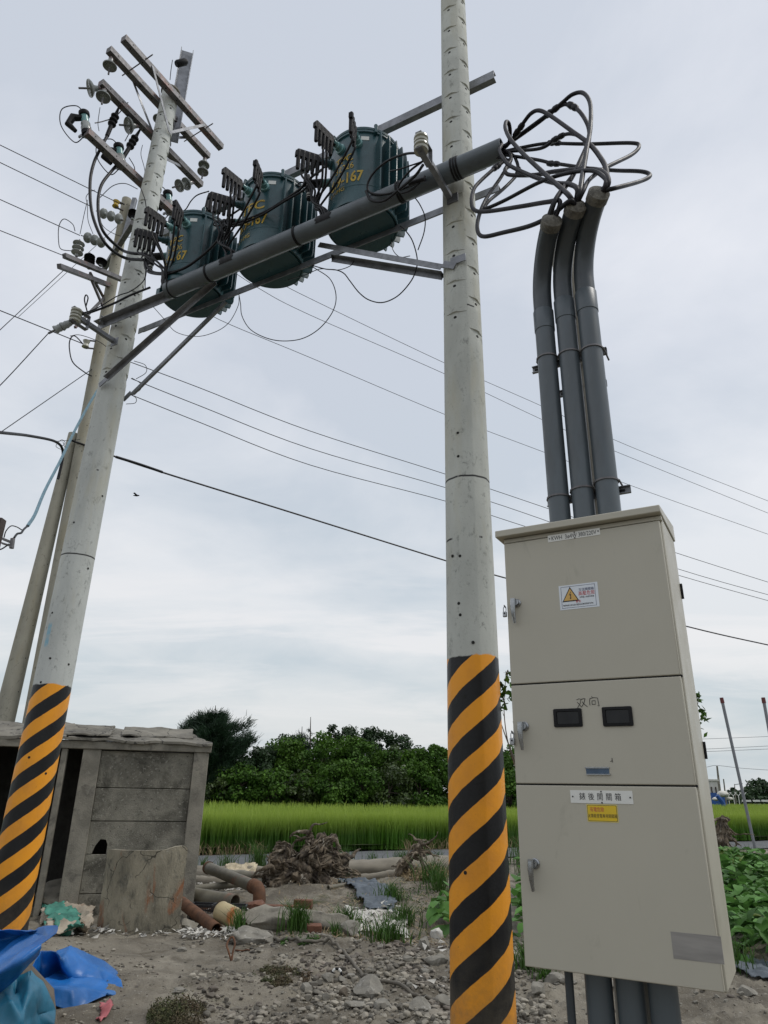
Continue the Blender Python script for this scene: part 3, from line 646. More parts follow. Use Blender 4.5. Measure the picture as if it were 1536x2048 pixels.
for (a_, c_), lb in zip(zs_, ('lower door with a yellow warning sticker', 'middle door with two dark viewing windows', 'upper door with a danger sticker')):
    b = MB(); b.box(K(KW/2-.003, -.0125, (a_+c_)/2), (KW-.008, .025, c_-a_), KA); doors.append(b.build('door', M['cab'], cabn, label=lb, bevel=.004))
b = MB(); b.box(K(KW/2, -.014, 1.6425), (KW-.004, .016, .008), KA); b.box(K(KW/2, -.014, 2.0575), (KW-.004, .016, .008), KA); b.build('door_gasket', M['black'], cabn)
def plate(name, door, x0, y0, x1, y1, m, th=.002, off=0., shear=None, rnd=0.):
    wa, za = kq(x0, y0); wb, zb_ = kq(x1, y1)
    if rnd:
        pts = []; 
        for cx_, cz_, a0 in ((wb-rnd, za-rnd, 0), (wa+rnd, za-rnd, 90), (wa+rnd, zb_+rnd, 180), (wb-rnd, zb_+rnd, 270)):
            for j in range(6): t_ = math.radians(a0+18*j); pts.append((cx_+rnd*math.cos(t_), cz_+rnd*math.sin(t_)))
    else: pts = [(wb, za), (wa, za), (wa, zb_), (wb, zb_)]
    b = MB(); n_ = len(pts); vs = [K(p[0], o_, p[1]) for o_ in (off, off+th) for p in pts]
    b.add(vs, [tuple(range(n_)), tuple(range(n_, 2*n_))[::-1]]+[(j, (j+1) % n_, n_+(j+1) % n_, n_+j) for j in range(n_)])
    return b.build(name, m, door, smooth=0), (wa, wb, zb_, za)
def ktext(name, par, body, w_, z_, hh, m, off=.0028, sq=1., bold=0., slant=0., fit=None):
    vs, fs = text_geo(body, hh/.72, bold)
    if fit: sq = fit/(max(v[0] for v in vs)-min(v[0] for v in vs))
    b = MB(); b.add([K(w_+x_*sq, off, z_+y_+x_*slant) for x_, y_, _ in vs], fs)
    return b.build(name, m, par, smooth=0)
def krect(b, wa, wb, za, zb_, off, th): # outline
    for q in ((wa, wb, zb_-th, zb_), (wa, wb, za, za+th), (wa, wa+th, za+th, zb_-th), (wb-th, wb, za+th, zb_-th)):
        b.add([K(q[0], off, q[2]), K(q[1], off, q[2]), K(q[1], off, q[3]), K(q[0], off, q[3])], [(0, 1, 2, 3)])
def dots(par, q):
    b = MB()
    for w_, z_ in q: b.lathe([(.0030, 0), (.0030, .0035)], K(w_, .001, z_), N, 10)
    b.build('rivets', M['ink'], par)
dl, dm, du = doors
wa = .2; pl, e = plate('nameplate', du, 1095, 1071, 1200, 1069, M['white'])
# true rectangle from its corners
def rectpx(tl, br): a = kq(*tl); c = kq(*br); return a, c
pl_w0 = kq(1096, 1079)[0]; pl_w1 = kq(1200, 1062)[0]; pz = (kq(1096, 1079)[1]+kq(1200, 1062)[1])/2; ph_ = .0165
bpy.data.objects.remove(pl)
def plate_w(name, door, w0, w1, z0, z1, m, th=.002, off=0., rnd=0., inset=None):
    pts = [(w1, z1), (w0, z1), (w0, z0), (w1, z0)]
    if rnd:
        pts = []
        for cx_, cz_, a0 in ((w1-rnd, z1-rnd, 0), (w0+rnd, z1-rnd, 90), (w0+rnd, z0+rnd, 180), (w1-rnd, z0+rnd, 270)):
            for j in range(6): t_ = math.radians(a0+18*j); pts.append((cx_+rnd*math.cos(t_), cz_+rnd*math.sin(t_)))
    n_ = len(pts); b = MB(); vs = [K(p[0], o_, p[1]) for o_ in (off, off+th) for p in pts]
    b.add(vs, [tuple(range(n_)), tuple(range(n_, 2*n_))[::-1]]+[(j, (j+1) % n_, n_+(j+1) % n_, n_+j) for j in range(n_)])
    return b.build(name, m, door, smooth=0)
np_ = plate_w('nameplate', du, pl_w0, pl_w1, pz-ph_, pz+ph_, M['white']); cw = (pl_w0+pl_w1)/2; hw = (pl_w1-pl_w0)/2
lt = ktext('lettering', du, 'KWH  3ø4W 380/220V', cw, pz-.002, .0205, M['ink'], .0028, fit=2*hw-.034)
dots(du, [(pl_w0+.008, pz), (pl_w1-.008, pz+.002), (cw+.005, pz+ph_-.003), (cw+.005, pz-ph_+.003)])
# danger sticker
s0, s1 = kq(1119, 1196)[0], kq(1197, 1188)[0]; sz1 = (kq(1117, 1173)[1]+kq(1195, 1163)[1])/2; sz0 = (kq(1121, 1221)[1]+kq(1198, 1213)[1])/2
plate_w('danger_sticker', du, s0, s1, sz0, sz1, mat('sticker_white', (.66, .70, .74), .4, 0, .05, 5, bump=0), .0012)
b = MB(); krect(b, s0+.009, s1-.012, sz0+.007, sz1-.007, .0016, .0016); b.build('sticker_border', mat('navy_ink', (.03, .04, .12), .6, 0, 0, 5, bump=0), du, smooth=0)
sw = s1-s0; sh = sz1-sz0
def tri(mb, pts, off): mb.add([K(a, off, c) for a, c in pts], [tuple(range(len(pts)))])
tx, tzz = s0+sw*.29, sz0+sh*.62; q = sh*.30
b = MB(); tri(b, [(tx-q*1.12, tzz-q), (tx+q*1.12, tzz-q), (tx, tzz+q)], .0020); b.build('warning_triangle', M['ink'], du, smooth=0)
b = MB(); tri(b, [(tx-q*.92, tzz-q*.87), (tx+q*.92, tzz-q*.87), (tx, tzz+q*.76)], .0026); b.build('warning_triangle', mat('amber', (.62, .38, .10), .5, 0, .05, 5, bump=0), du, smooth=0)
b = MB()
bolt_ = [(.05, .42), (-.17, -.05), (.0, -.02), (-.04, -.38), (-.11, -.36), (.0, -.62), (.12, -.38), (.04, -.38), (.12, .08), (-.04, .06), (.12, .42)]
tri(b, [(tx+q*a_, tzz+q*(c_-.12)) for a_, c_ in bolt_], .0032); b.build('lightning_bolt', M['ink'], du, smooth=0)
redink = mat('red_ink', (.50, .05, .06), .6, 0, 0, 5, bump=0); navy = MATS['navy_ink']
rx = s0+sw*.705
ktext('lettering', du, '交流開關箱', rx, sz0+sh*.75, .0105, navy, .002, .93)
ktext('lettering', du, '高壓危險', rx, sz0+sh*.59, .0150, redink, .002, .88, 0)
ktext('lettering', du, '非專業人員請勿開啟', rx, sz0+sh*.445, .0065, M['ink'], .002, .80)
ktext('lettering', du, '警告', s0+sw*.48, sz0+sh*.29, .0095, redink, .002, .9)
ktext('lettering', du, '養護時應注意勿造成電擊及設備損壞請勿拆除', s0+sw*.47, sz0+sh*.165, .0062, M['ink'], .002, .78)
# viewing windows
for q in (((1106, 1418), (1110, 1455), (1162, 1417), (1167, 1453)), ((1203, 1415), (1208, 1454), (1263, 1412), (1268, 1451))):
    ws = [kq(*p) for p in q]; w0, w1 = (ws[0][0]+ws[1][0])/2, (ws[2][0]+ws[3][0])/2; z1_, z0_ = (ws[0][1]+ws[2][1])/2, (ws[1][1]+ws[3][1])/2
    b = MB(); rnd = .006; pts = []
    for cx_, cz_, a0 in ((w1-rnd, z1_-rnd, 0), (w0+rnd, z1_-rnd, 90), (w0+rnd, z0_+rnd, 180), (w1-rnd, z0_+rnd, 270)):
        for j in range(6): t_ = math.radians(a0+18*j); pts.append((cx_+rnd*math.cos(t_), cz_+rnd*math.sin(t_)))
    n_ = len(pts); cx_, cz_ = (w0+w1)/2, (z0_+z1_)/2; fx, fz = 1-.026/(w1-w0), 1-.022/(z1_-z0_)
    ri = [(.0, 1, 1), (.007, 1, 1), (.008, fx, fz), (.002, fx-.03, fz-.05)]
    vs = [K(cx_+(p[0]-cx_)*f1, o_, cz_+(p[1]-cz_)*f2) for o_, f1, f2 in ri for p in pts]
    b.add(vs, [(r_*n_+j, r_*n_+(j+1) % n_, (r_+1)*n_+(j+1) % n_, (r_+1)*n_+j) for r_ in range(3) for j in range(n_)], 0); b.add([K(cx_+(p[0]-cx_)*(fx-.03), .0025, cz_+(p[1]-cz_)*(fz-.05)) for p in pts], [tuple(range(n_))], 1)
    b.build('viewing_window', [M['black'], M['glass']], dm, smooth=30)
# handwriting
def stroke(b, pts, r=.0013): b.tube([K(a_, .0008, c_) for a_, c_ in pts], r, 5)
hx, hz = kq(1172, 1406); S = .068
hand = MB()
SU = [[(-.52, .24), (-.36, .30), (-.22, .28), (-.30, -.02), (-.50, -.30)], [(-.50, .08), (-.38, -.04), (-.22, -.26)], [(-.20, .26), (-.04, .30), (.06, .30), (-.04, .0), (-.22, -.26)], [(-.16, .10), (0, -.10), (.18, -.26)],
      [(.50, .42), (.56, .36)], [(.36, .26), (.34, -.16)], [(.36, .28), (.66, .34), (.90, .30), (.92, .0), (.96, -.24), (.86, -.20)], [(.50, .12), (.50, -.12)], [(.50, .12), (.72, .14), (.72, -.10), (.50, -.12)]]
for s_ in SU: stroke(hand, [(hx+a_*S*.92-.006, hz+c_*S*.9) for a_, c_ in s_])
hand.build('handwriting', M['ink'], dm)
b = MB(); stroke(b, [kq(1224, 1516), kq(1225, 1525)], .0013); stroke(b, [kq(1221, 1523), kq(1225, 1521)], .001); b.build('handwriting', M['ink'], dm)
# metal card holder
w0, z1_ = kq(1172, 1536); w1, z0_ = kq(1219, 1549)
hld = plate_w('card_holder', dm, w0, w1, z0_, z1_, mat('card_blue', (.07, .11, .17), .25, .3, .2, 40, bump=0), .002)
b = MB(); b.bar(K(w0-.003, .004, z1_+.001), K(w1+.002, .004, z1_+.001), .006, .005); b.bar(K(w0, .004, z0_), K(w1+.005, .004, z0_), .006, .004); b.build('holder_rail', M['chrome'], dm)
# lower plate and sticker
w0 = kq(1141, 1592)[0]; w1 = kq(1266, 1596)[0]; zc = (kq(1141, 1592)[1]+kq(1266, 1596)[1])/2
plate_w('nameplate', dl, w0, w1, zc-.024, zc+.024, M['white']); cw = (w0+w1)/2
for i, ch in enumerate('錶後開關箱'): ktext('lettering', dl, ch, cw+(i-2)*.0352-.004, zc-.001, .0215, M['ink'], .0028, .86)
dots(dl, [(w0+.01, zc), (w1-.01, zc), (cw+.002, zc+.020), (cw+.002, zc-.0205)])
w0 = kq(1174, 1626)[0]; w1 = kq(1236, 1627)[0]; zc = (kq(1174, 1626)[1]+kq(1236, 1627)[1])/2; hh = .0325
ylw = mat('yellow_sticker', (.72, .50, .02), .45, 0, .08, 9, bump=0)
plate_w('warning_sticker', dl, w0, w1, zc-hh, zc+hh, mat('pale_yellow', (.66, .55, .16), .45, 0, .05, 9, bump=0), .0012, rnd=.003)
plate_w('warning_sticker', dl, w0+.003, w1-.003, zc-hh+.003, zc+hh-.003, M['ink'], .0004, .0013, rnd=.004)
plate_w('warning_sticker', dl, w0+.0045, w1-.0045, zc-hh+.0045, zc+hh-.0045, ylw, .0004, .0018, rnd=.004)
ktext('lettering', dl, '有電危險', w0+(w1-w0)*.34, zc+.012, .014, redink, .0026, .72)
ktext('lettering', dl, '太陽能發電專用開關箱', (w0+w1)/2, zc-.011, .0112, M['ink'], .0026, .74)
# grey label whose print cannot be read
q = [kq(1341, 1862), kq(1442, 1874), kq(1449, 1931), kq(1347, 1915)]
w0 = (q[0][0]+q[3][0])/2; w1 = (q[1][0]+q[2][0])/2; z1_ = (q[0][1]+q[1][1])/2; z0_ = (q[2][1]+q[3][1])/2
plate_w('grey_label', dl, w0, w1, z0_, z1_, mat('faded_grey_label', (.30, .285, .265), .5, 0, .3, 9, bump=0, scl=(.3, .3, 2.2)), .001)
# handles
def handle(px, py, door):
    w_, z_ = kq(px, py); hd = MB()
    hd.lathe([(.020, 0), (.020, .006), (.016, .010), (.013, .010), (.013, .022)], K(w_+.007, 0, z_), N, 24); b = hd; b.box(K(w_-.002, .028, z_), (.022, .014, .034), KA); pts = [K(w_-.002, .030, z_+.008), K(w_-.003, .033, z_-.02), K(w_-.002, .031, z_-.06), K(w_, .024, z_-.098)]
    b.tube(pts, [.012, .0115, .009, .006], 10); b.build('handle', M['chrome'], door)
handle(1031, 1207, du); handle(1046, 1453, dm); handle(1067, 1727, dl)
def padlock(px, py, lb, sc=1.):
    w_, z_ = kq(px, py); t_ = thing('padlock', lb, 'padlock', K(w_, .01, z_-.03))
    b = MB(); b.box(K(w_, .012, z_-.026), (.022*sc, .012, .03*sc), KA); b.build('lock_body', M['chrome'], t_, bevel=.003)
    b = MB(); b.tube(smooth_path([K(w_-.006, .012, z_-.012), K(w_-.006, .010, z_+.006), K(w_, .008, z_+.013), K(w_+.006, .010, z_+.006), K(w_+.006, .012, z_-.012)], 4), .0022, 6); b.build('shackle', M['chrome'], t_)
    b = MB(); b.lathe([(.004, 0), (.004, .001)], K(w_, .0182, z_-.022), N, 8); b.build('keyhole', M['black'], t_)
    e_ = MB(); e_.tube(smooth_path([K(w_-.002, -.002, z_+.016), K(w_-.002, .012, z_+.018), K(w_+.002, .012, z_+.008), K(w_+.002, -.002, z_+.006)], 3), .002, 5); e_.build('hasp', M['black'], cabn)
padlock(1011, 1219, 'small steel padlock hanging by the handle of the upper cabinet door', .85)
padlock(1026, 1471, 'small steel padlock hanging by the handle of the middle cabinet door')
for z_, h_ in ((kq(1400, 1500)[1]+.02, .07), (2.50, .07)):
    b = MB(); b.box(K(KW+.0, -.385, z_), (.02, .018, h_), KA); b.build('hinge', M['black'], cabn)
# ------------------------------------------------------------------ conduits above and below the cabinet
KO = -.25; RC = [.0535, .0545, .0555]; 
BD = Vector((.06, -1, 0)).normalized(); CE = []
CW = [kq(1101, 800, KO)[0], kq(1147, 800, KO)[0], kq(1194.5, 800, KO)[0]]; ZE = [4.16, 4.19, 4.20]
labs = ['leftmost thin grey conduit rising from the cabinet top', 'middle grey conduit rising from the cabinet top', 'rightmost grey conduit rising from the cabinet top']
for i in range(3):
    r = RC[i]; t_ = thing('conduit', labs[i], 'conduit', K(CW[i], KO, 0), 'grey conduits rising behind the cabinet'); z_ = ZE[i]; p0 = K(CW[i], KO, 0)
    b = MB(); b.lathe([(r-.006, 0), (r, 0), (r, z_), (r-.006, z_)], p0, ZV, 32); b.build('pipe_body', M['pvc'], t_)
    b = MB(); b.lathe([(r, z_-.11), (r+.0035, z_-.108), (r+.004, z_+.02), (r+.001, z_+.025)], p0, ZV, 32); b.build('coupling', M['pvc'], t_)
    R_ = .30+.01*i; pts = [p0+ZV*(z_+.02)]; d_ = BD if i else Vector((.02, -1, 0)).normalized()
    for j in range(0, 15): a_ = math.radians(84*j/14); pts.append(p0+ZV*(z_+.10+R_*math.sin(a_))+d_*(R_*(1-math.cos(a_))))
    e_ = (pts[-1]-pts[-2]).normalized(); pts.append(pts[-1]+e_*.04); rr_ = [r-.001]*len(pts)
    b = MB(); b.tube(pts, rr_, 28); b.build('elbow', M['pvc_d'], t_)
    b = MB(); b.lathe([(r+.003, 0), (r+.004, .05), (r-.004, .053), (r-.012, .060), (.012, .068)], pts[-1]-e_*.045, e_, 28)
    b.build('end_seal', M['seal'], t_); CE.append(pts[-1]+e_*.02)
    for zz_ in (3.865-.012*i, 3.02+.02*i):
        b = MB(); b.lathe([(r+.0005, -.0045), (r+.006, -.0045), (r+.006, .0045), (r+.0005, .0045)], K(CW[i], KO, zz_), ZV, 28)
        for s in (-1, 1): b.cyl(K(CW[i]+s*(r+.006), KO, zz_), K(CW[i]+s*(r+.006), KO-.13, zz_), .005, seg=8)
        b.build('clamp', M['galv_d'], t_)
spw = kq(1160, 800, -.41)[0]; sp = thing('utility_pole', 'short plain concrete post standing close behind the cabinet and its conduits', 'concrete post', K(spw, -.41, 0))
ztop_ = onpl(1110, 468, KB-N*.40, N).z
spm = pole_mat('post_concrete', None, 1, (.36, .345, .30))
shaft(sp, K(spw, -.41, 0), (-.01, 0), ztop_, .105, .072, spm, (), [(-1.2, 3.2), (-1.2, 2.9)], seg=32)
_q = lambda a, b_, o_: kq(a, b_, o_)[0]
for z_, wA, wB, zB, wC, wD in ((3.86, _q(1060, 663, -.325), _q(1203, 607, -.325), 3.80, _q(1108, 672, -.55), _q(1199, 637, -.55)), (3.03, _q(1090, 935, -.325), _q(1255, 922, -.325), 2.955, _q(1130, 962, -.55), _q(1240, 945, -.55))):
    for zz_, a_, c_, o_ in ((z_, wA, wB, -.325), (zB, wC, wD, -.55)):
        b = MB(); b.chan(K(a_, o_, zz_), K(c_, o_, zz_), .02, .04, .003)
        for e_ in (a_+.03, c_-.045): b.box(K(e_, o_+.0015*1, zz_), (.035, .008, .012), KA, 1)
        b.build('slotted_rail', [M['galv'], M['black']], sp)
b = MB(); b.cyl(K(.115, -.2, 0), K(.115, -.2, KZ0-.001), .017, seg=14); b.build('earthing_conduit', M['pvc_d'], label='thin dark earthing pipe under the left side of the cabinet', cat='conduit')
# ------------------------------------------------------------------ loops from the pipe mouth to the conduits
MO = P(pt1, PO, PZ)
def loop(px, ci, r, label, m=None, joints=(), y0=None, bow=0.):
    n_ = len(px); e = CE[ci]; pts = [MO+U*.12+(Vector((rng.uniform(-.02, .02), 0, rng.uniform(-.03, .03))))]; L = [0]
    for i in range(1, n_): L.append(L[-1]+math.dist(px[i], px[i-1]))
    for i, (a_, c_) in enumerate(px):
        t_ = L[i]/max(L[-1], 1); Y = (MO.y-.03)*(1-t_)+(e.y-.02)*t_ - bow*math.sin(math.pi*t_); pts.append(atY(a_, c_, Y))
    pts.append(e+Vector((rng.uniform(-.02, .02), .03, rng.uniform(-.02, .02))))
    return cable(pts, r, label, 'heavy cables looping from the pipe mouth to the conduits', m, joints=joints, n=8, seg=10)
LB = 'cable from the pipe mouth to the '
cg = M['cable_g']
loop([(1012, 292), (1036, 262), (1048, 244), (1062, 227), (1078, 221), (1100, 231), (1145, 263), (1180, 289), (1204, 320), (1213, 342), (1212, 368)], 2, .0145, LB+'rightmost conduit over the others', cg, (.18,))
loop([(1012, 290), (1070, 250), (1119, 213), (1138, 210), (1159, 223), (1176, 251), (1178, 278), (1169, 303), (1142, 358), (1113, 396)], 0, .0145, LB+'leftmost conduit behind the others', cg, (.4,))
loop([(1012, 290), (1060, 255), (1105, 222), (1124, 206), (1145, 189), (1166, 186), (1180, 206), (1181, 251), (1174, 296), (1166, 344), (1160, 380)], 1, .0145, LB+'middle conduit, arching highest of all', None, (.25,))
loop([(1016, 301), (1070, 290), (1104, 286), (1124, 287), (1180, 288), (1262, 286), (1278, 293), (1262, 310), (1214, 334), (1180, 358), (1166, 383)], 1, .0125, LB+'middle conduit, swinging wide right in the upper bight', None, (.28,))
loop([(1018, 311), (1076, 320), (1104, 327), (1117, 328), (1180, 337), (1231, 341), (1283, 343), (1300, 351), (1282, 362), (1231, 376)], 2, .0125, LB+'rightmost conduit, swinging wide right in the lower bight', None, (.3,))
loop([(1013, 292), (1020, 270), (1018, 248), (1012, 244), (1011, 258), (1022, 280), (1048, 309), (1093, 351), (1124, 378), (1140, 394)], 1, .0145, LB+'middle conduit after a small upright loop', cg)
loop([(1002, 290), (999, 300), (1006, 316), (1021, 332), (1069, 354), (1110, 366), (1140, 369), (1155, 380)], 1, .0145, LB+'middle conduit straight down across the front', cg)
loop([(1016, 322), (1004, 351), (974, 395), (958, 432), (955, 460), (967, 473), (1007, 465), (1062, 451), (1104, 430), (1140, 402)], 1, .0135, LB+'middle conduit in the lowest hanging bight', None, (.12,))
loop([(1009, 318), (985, 340), (962, 361), (948, 378), (943, 403), (949, 420), (973, 423), (1041, 413), (1095, 404), (1120, 404)], 0, .0135, LB+'leftmost conduit in a hanging bight', cg, (.16,))
loop([(1014, 304), (1022, 318), (1014, 332), (1010, 342), (1021, 350), (1069, 350), (1110, 343), (1173, 338), (1205, 344), (1217, 364)], 2, .0145, LB+'rightmost conduit after a small flat loop', cg)
loop([(1020, 308), (1033, 322), (1036, 344), (1024, 361), (1002, 382), (978, 402), (970, 417), (1007, 402), (1076, 366), (1128, 348), (1180, 341), (1205, 352), (1214, 368)], 2, .0125, LB+'rightmost conduit after a low sharp turn', None, (.22,))
loop([(1016, 303), (1080, 297), (1110, 279), (1135, 268), (1160, 273), (1172, 292), (1162, 323), (1145, 351), (1114, 394)], 0, .0125, LB+'leftmost conduit below a splice', None, (.33,))
# ------------------------------------------------------------------ cross arms of the left striped pole
def pu(px, py, off): return onpl(px, py, LC(8.8)+U*off, U)
def arm(parent, a, b_, off, name='cross_arm', w_=.085):
    p, q = pu(*a, off), pu(*b_, off); z_ = (p.z+q.z)/2; p.z = q.z = z_
    b = MB(); b.bar(p, q, w_, w_*1.0)
    d = (q-p); n_ = 9; s, _, _ = basis(d)
    for i in range(n_):
        c = p.lerp(q, (i+.6)/n_)
        for ax_ in (s, -s): b.lathe([(.009, 0), (.009, .0015)], c+ax_*(w_/2), ax_, 8, 1)
        b.lathe([(.009, 0), (.009, .0015)], c-ZV*(w_/2), -ZV, 8, 1)
    b.build(name, [M['galv_d'], M['black']], parent); return p, q
A1 = arm(left, (246, 80), (443, 292), -.155); A2 = arm(left, (216, 104), (417, 309), .155)
A3 = arm(left, (201, 165), (402, 371), .15); A4 = arm(left, (173, 265), (348, 425), .15)
def lb(name, p, q, w_=.04, h_=.008, m=None, parent=None):
    b = MB(); b.bar(p, q, w_, h_, up=U if abs((q-p).normalized().dot(U)) < .9 else ZV); b.build(name, m or M['galv'], parent or left, bevel=.001)
def along(A, t_): return A[0].lerp(A[1], t_)
for t_ in (.18, .80):
    b = MB(); b.cyl(along(A1, t_)-U*.16, along(A2, t_*1.0)+U*.12, .008, seg=6); b.build('tie_bolt', M['galv_d'], left)
for A, s in ((A1, -1), (A2, 1)):
    c_ = LC(A[0].z-.62)+U*(s*.135)
    for t_ in (.24, .78): lb('arm_brace', along(A, t_)+U*(s*.05), c_, .035, .008)
for A in (A3, A4):
    c_ = LC(A[0].z+.05)+U*.14-N*.02
    lb('arm_brace', along(A, .80)+U*.0, LC(A[0].z-.35)-N*.10, .035, .008)
# tall channel standing above the pole top
q0 = atY(366, 104, LP.y+.30); q1 = atY(352, 284, LP.y+.30); q1.x = q0.x = (q0.x+q1.x)/2
b = MB(); b.chan(q1, q0, .06, .17, .008, up=Vector((-.95, -.3, 0))); b.build('top_bracket', M['galv'], left, bevel=.003)
for s in (.25, .6): lb('strap', LC(LH-s)-N*.08, Vector((q0.x, q0.y, LH-s)), .05, .01)
b = MB(); b.lathe([(l1+.012, 0), (l1+.02, .01), (l1+.015, .03), (.02, .06)], LC(LH-.015), ZV, 28); b.build('pole_cap', M['conc'], left)
# ------------------------------------------------------------------ insulators
def disc(mb, p, ax, r=.085):
    mb.lathe([(.016, -.05), (.03, -.045), (.036, -.01), (.04, .0), (r*.8, .022), (r, .045), (r*.98, .058), (r*.72, .045), (r*.70, .056), (r*.5, .046), (r*.48, .058), (r*.25, .05), (.012, .055), (.010, .095)], p, ax, 22)
def string(p, ax, n_, lb_, group, r=.085, step=.13, cat='insulator'):
    ax = Vector(ax).normalized(); t_ = thing('suspension_insulator', lb_, cat, p, group)
    b = MB(); b.tube([p, p+ax*.06], .010, 6); b.lathe([(.02, 0), (.028, .01), (.028, .03), (.015, .035)], p+ax*.03, ax, 10); b.build('clevis', M['galv_d'], t_)
    for i in range(n_):
        b = MB(); disc(b, p+ax*(.11+i*step), ax, r); b.build('porcelain_disc', M['porc'], t_)
    b = MB(); b.tube([p+ax*(.11+n_*step-.04), p+ax*(.11+n_*step+.05)], .012, 6); b.build('pin', M['galv_d'], t_); return p+ax*(.11+n_*step+.05)
G1 = 'disc insulators on the cross arms of the left striped pole'
def pl(px, py, off): return pu(px, py, off)
e1 = string(along(A2, .03)-ZV*.05, (0, .1, -1), 1, 'grey disc insulator hanging from the upper end of the second cross arm', G1)
string(along(A3, .03)-ZV*.05-U*.03, Vector((.05, -.05, -1)), 1, 'grey disc insulator under the end of the third cross arm', G1)
e2 = string(along(A3, .03)-ZV*.04, Vector((-.75, -.35, -.45)), 1, 'bell shaped disc insulator at the end of the third cross arm, turned to the camera', G1, .10)
string(along(A3, .36)-ZV*.05, Vector((-.60, -.5, -.55)), 1, 'bell shaped disc insulator midway along the third cross arm', G1, .10)
string(along(A2, .97)-ZV*.05, (0, 0, -1), 2, 'two-disc insulator string hanging from the right end of the second cross arm', G1, .08)
string(along(A3, .93)-ZV*.05, (-.35, -.3, -.5), 2, 'two-disc insulator string hanging from the right end of the third cross arm', G1, .085)
string(along(A2, .50)+U*.02-ZV*.05, (0, 0, -1), 1, 'disc insulator half hidden behind the pole under the second cross arm', G1, .08)
string(along(A3, .56)-ZV*.05, (-.1, -.1, -1), 1, 'disc insulator half hidden behind the pole under the third cross arm', G1, .08)
# fuse cutouts, teal and black, along the fourth arm
def cutout(t_, lb_, sc=1.):
    p = along(A4, t_)+U*.02; th_ = thing('fuse_cutout', lb_, 'fuse cutout', p, 'fuse cutouts on the fourth cross arm'); d = Vector((-.25, -.1, 1)).normalized()
    b = MB(); b.bar(p-ZV*.03, p+U*.10+ZV*.02, .03, .02); b.bar(p+ZV*.05, p+ZV*.05+U*.16, .02, .03); b.build('bracket', M['galv'], th_)
    o = p+ZV*.06+U*.03; b = MB(); b.lathe([(.03, -.02), (.055, 0), (.06, .05), (.05, .07), (.055, .11), (.045, .13)], o, d, 18); b.build('porcelain_base', M['porc'], th_)
    b = MB(); b.lathe([(.044, 0), (.044, .11)], o+d*.13, d, 18); b.build('teal_body', M['teal_l'], th_)
    b = MB(); b.lathe([(.055, 0), (.062, .01), (.062, .05), (.04, .07), (.012, .09)], o+d*.23, d, 18); b.lathe([(.058, 0), (.06, .05)], o-d*.05, d, 14); b.build('black_cap', M['rubber'], th_)
    b = MB(); s = -N*.0+Vector((-.9, -.35, -.1)).normalized(); b.tube([o+d*.2, o+d*.17+s*.13, o+d*.05+s*.19, o-d*.03+s*.12], [.03, .045, .04, .025], 10); b.build('fuse_holder', M['black'], th_)
    cable([o+d*.29, o+d*.36+s*.08, o+d*.25+s*.24, o+s*.27, o-d*.2+s*.15, p-ZV*.05+s*.03], .006, 'thin jumper on the '+lb_.split(',')[0].replace('at the outer end of', 'on'), 'fuse jumpers')
    return o+d*.0
cutout(.02, 'teal and black fuse cutout at the outer end of the fourth cross arm')
cutout(.39, 'teal and black fuse cutout midway along the fourth cross arm')
cutout(.985, 'teal and black fuse cutout above the left transformer')
# cable terminations
def termin(px, py, px2, py2, off, lb_):
    p, q = pu(px2, py2, off), pu(px, py, off); d = (q-p); L = d.length; t_ = thing('cable_termination', lb_, 'cable termination', p, 'black cable terminations')
    pr = [(.024, 0), (.026, .3*L)]
    for j in range(3): h_ = (.36+.13*j)*L; pr += [(.024, h_), (.046, h_+.02*L), (.05, h_+.05*L), (.028, h_+.09*L)]
    pr += [(.02, .78*L), (.012, L*.98)]
    b = MB(); b.lathe(pr, p, d, 18); b.build('sheds', M['rubber'], t_)
    b = MB(); b.cyl(q, q+d.normalized()*.05, .012); b.build('lug', M['galv'], t_); return p, q
T1 = termin(238, 214, 214, 272, .22, 'black shedded cable termination above the outer thick cable')
T2 = termin(281, 258, 246, 316, .22, 'black shedded cable termination above the inner thick cable')
M_ = M['cable']
cable([T1[0], pu(205, 290, .22), pu(188, 325, .2), pu(180, 368, .15), pu(185, 430, .05), pu(210, 486, -.08), pf(248, 515, .20), pf(288, 520, .19)], .0175, 'outer thick black cable swooping from the cross arms to the left transformer', 'thick primary cables', M_, seg=12)
cable([T2[0], pu(225, 340, .2), pu(202, 372, .15), pu(196, 415, .08), pu(206, 462, -.02), pf(240, 497, .22), pf(262, 506, .2), pf(290, 508, .19)], .0175, 'inner thick black cable swooping from the cross arms to the left transformer', 'thick primary cables', M_, seg=12)
# heavy links between the high voltage elbows
E1, E2, E3 = TOPS[2][2], TOPS[1][2], TOPS[0][2]
def hv(a, pxs, b_, lb_, r=.0135): cable([a]+[pf(x_, y_, o_) for x_, y_, o_ in pxs]+([b_] if b_ is not None else []), r, lb_, 'high voltage links between the transformers', M_, seg=10)
hv(E3, [(612, 345, .2), (606, 372, .24), (575, 396, .27), (530, 424, .27), (475, 446, .26), (448, 455, .22)], E2+ZV*-.02, 'thick black link from the right transformer down to the middle one')
hv(E3-U*.02, [(618, 350, .2), (612, 376, .25), (570, 402, .29), (520, 432, .29), (468, 452, .28), (450, 448, .26), (458, 434, .25), (480, 418, .25)], None, 'second thick link running beside it to the middle transformer', .010)
hv(E2, [(443, 455, .22), (436, 480, .26), (400, 515, .28), (360, 540, .28), (315, 546, .25), (296, 535, .2), (291, 515, .18), (300, 495, .17)], E1, 'thick black link from the middle transformer down to the left one')
hv(E1, [(293, 512, .2), (289, 530, .2), (298, 545, .24), (330, 549, .27)], pf(352, 543, .28), 'short thick tail beside the left pole', .011)
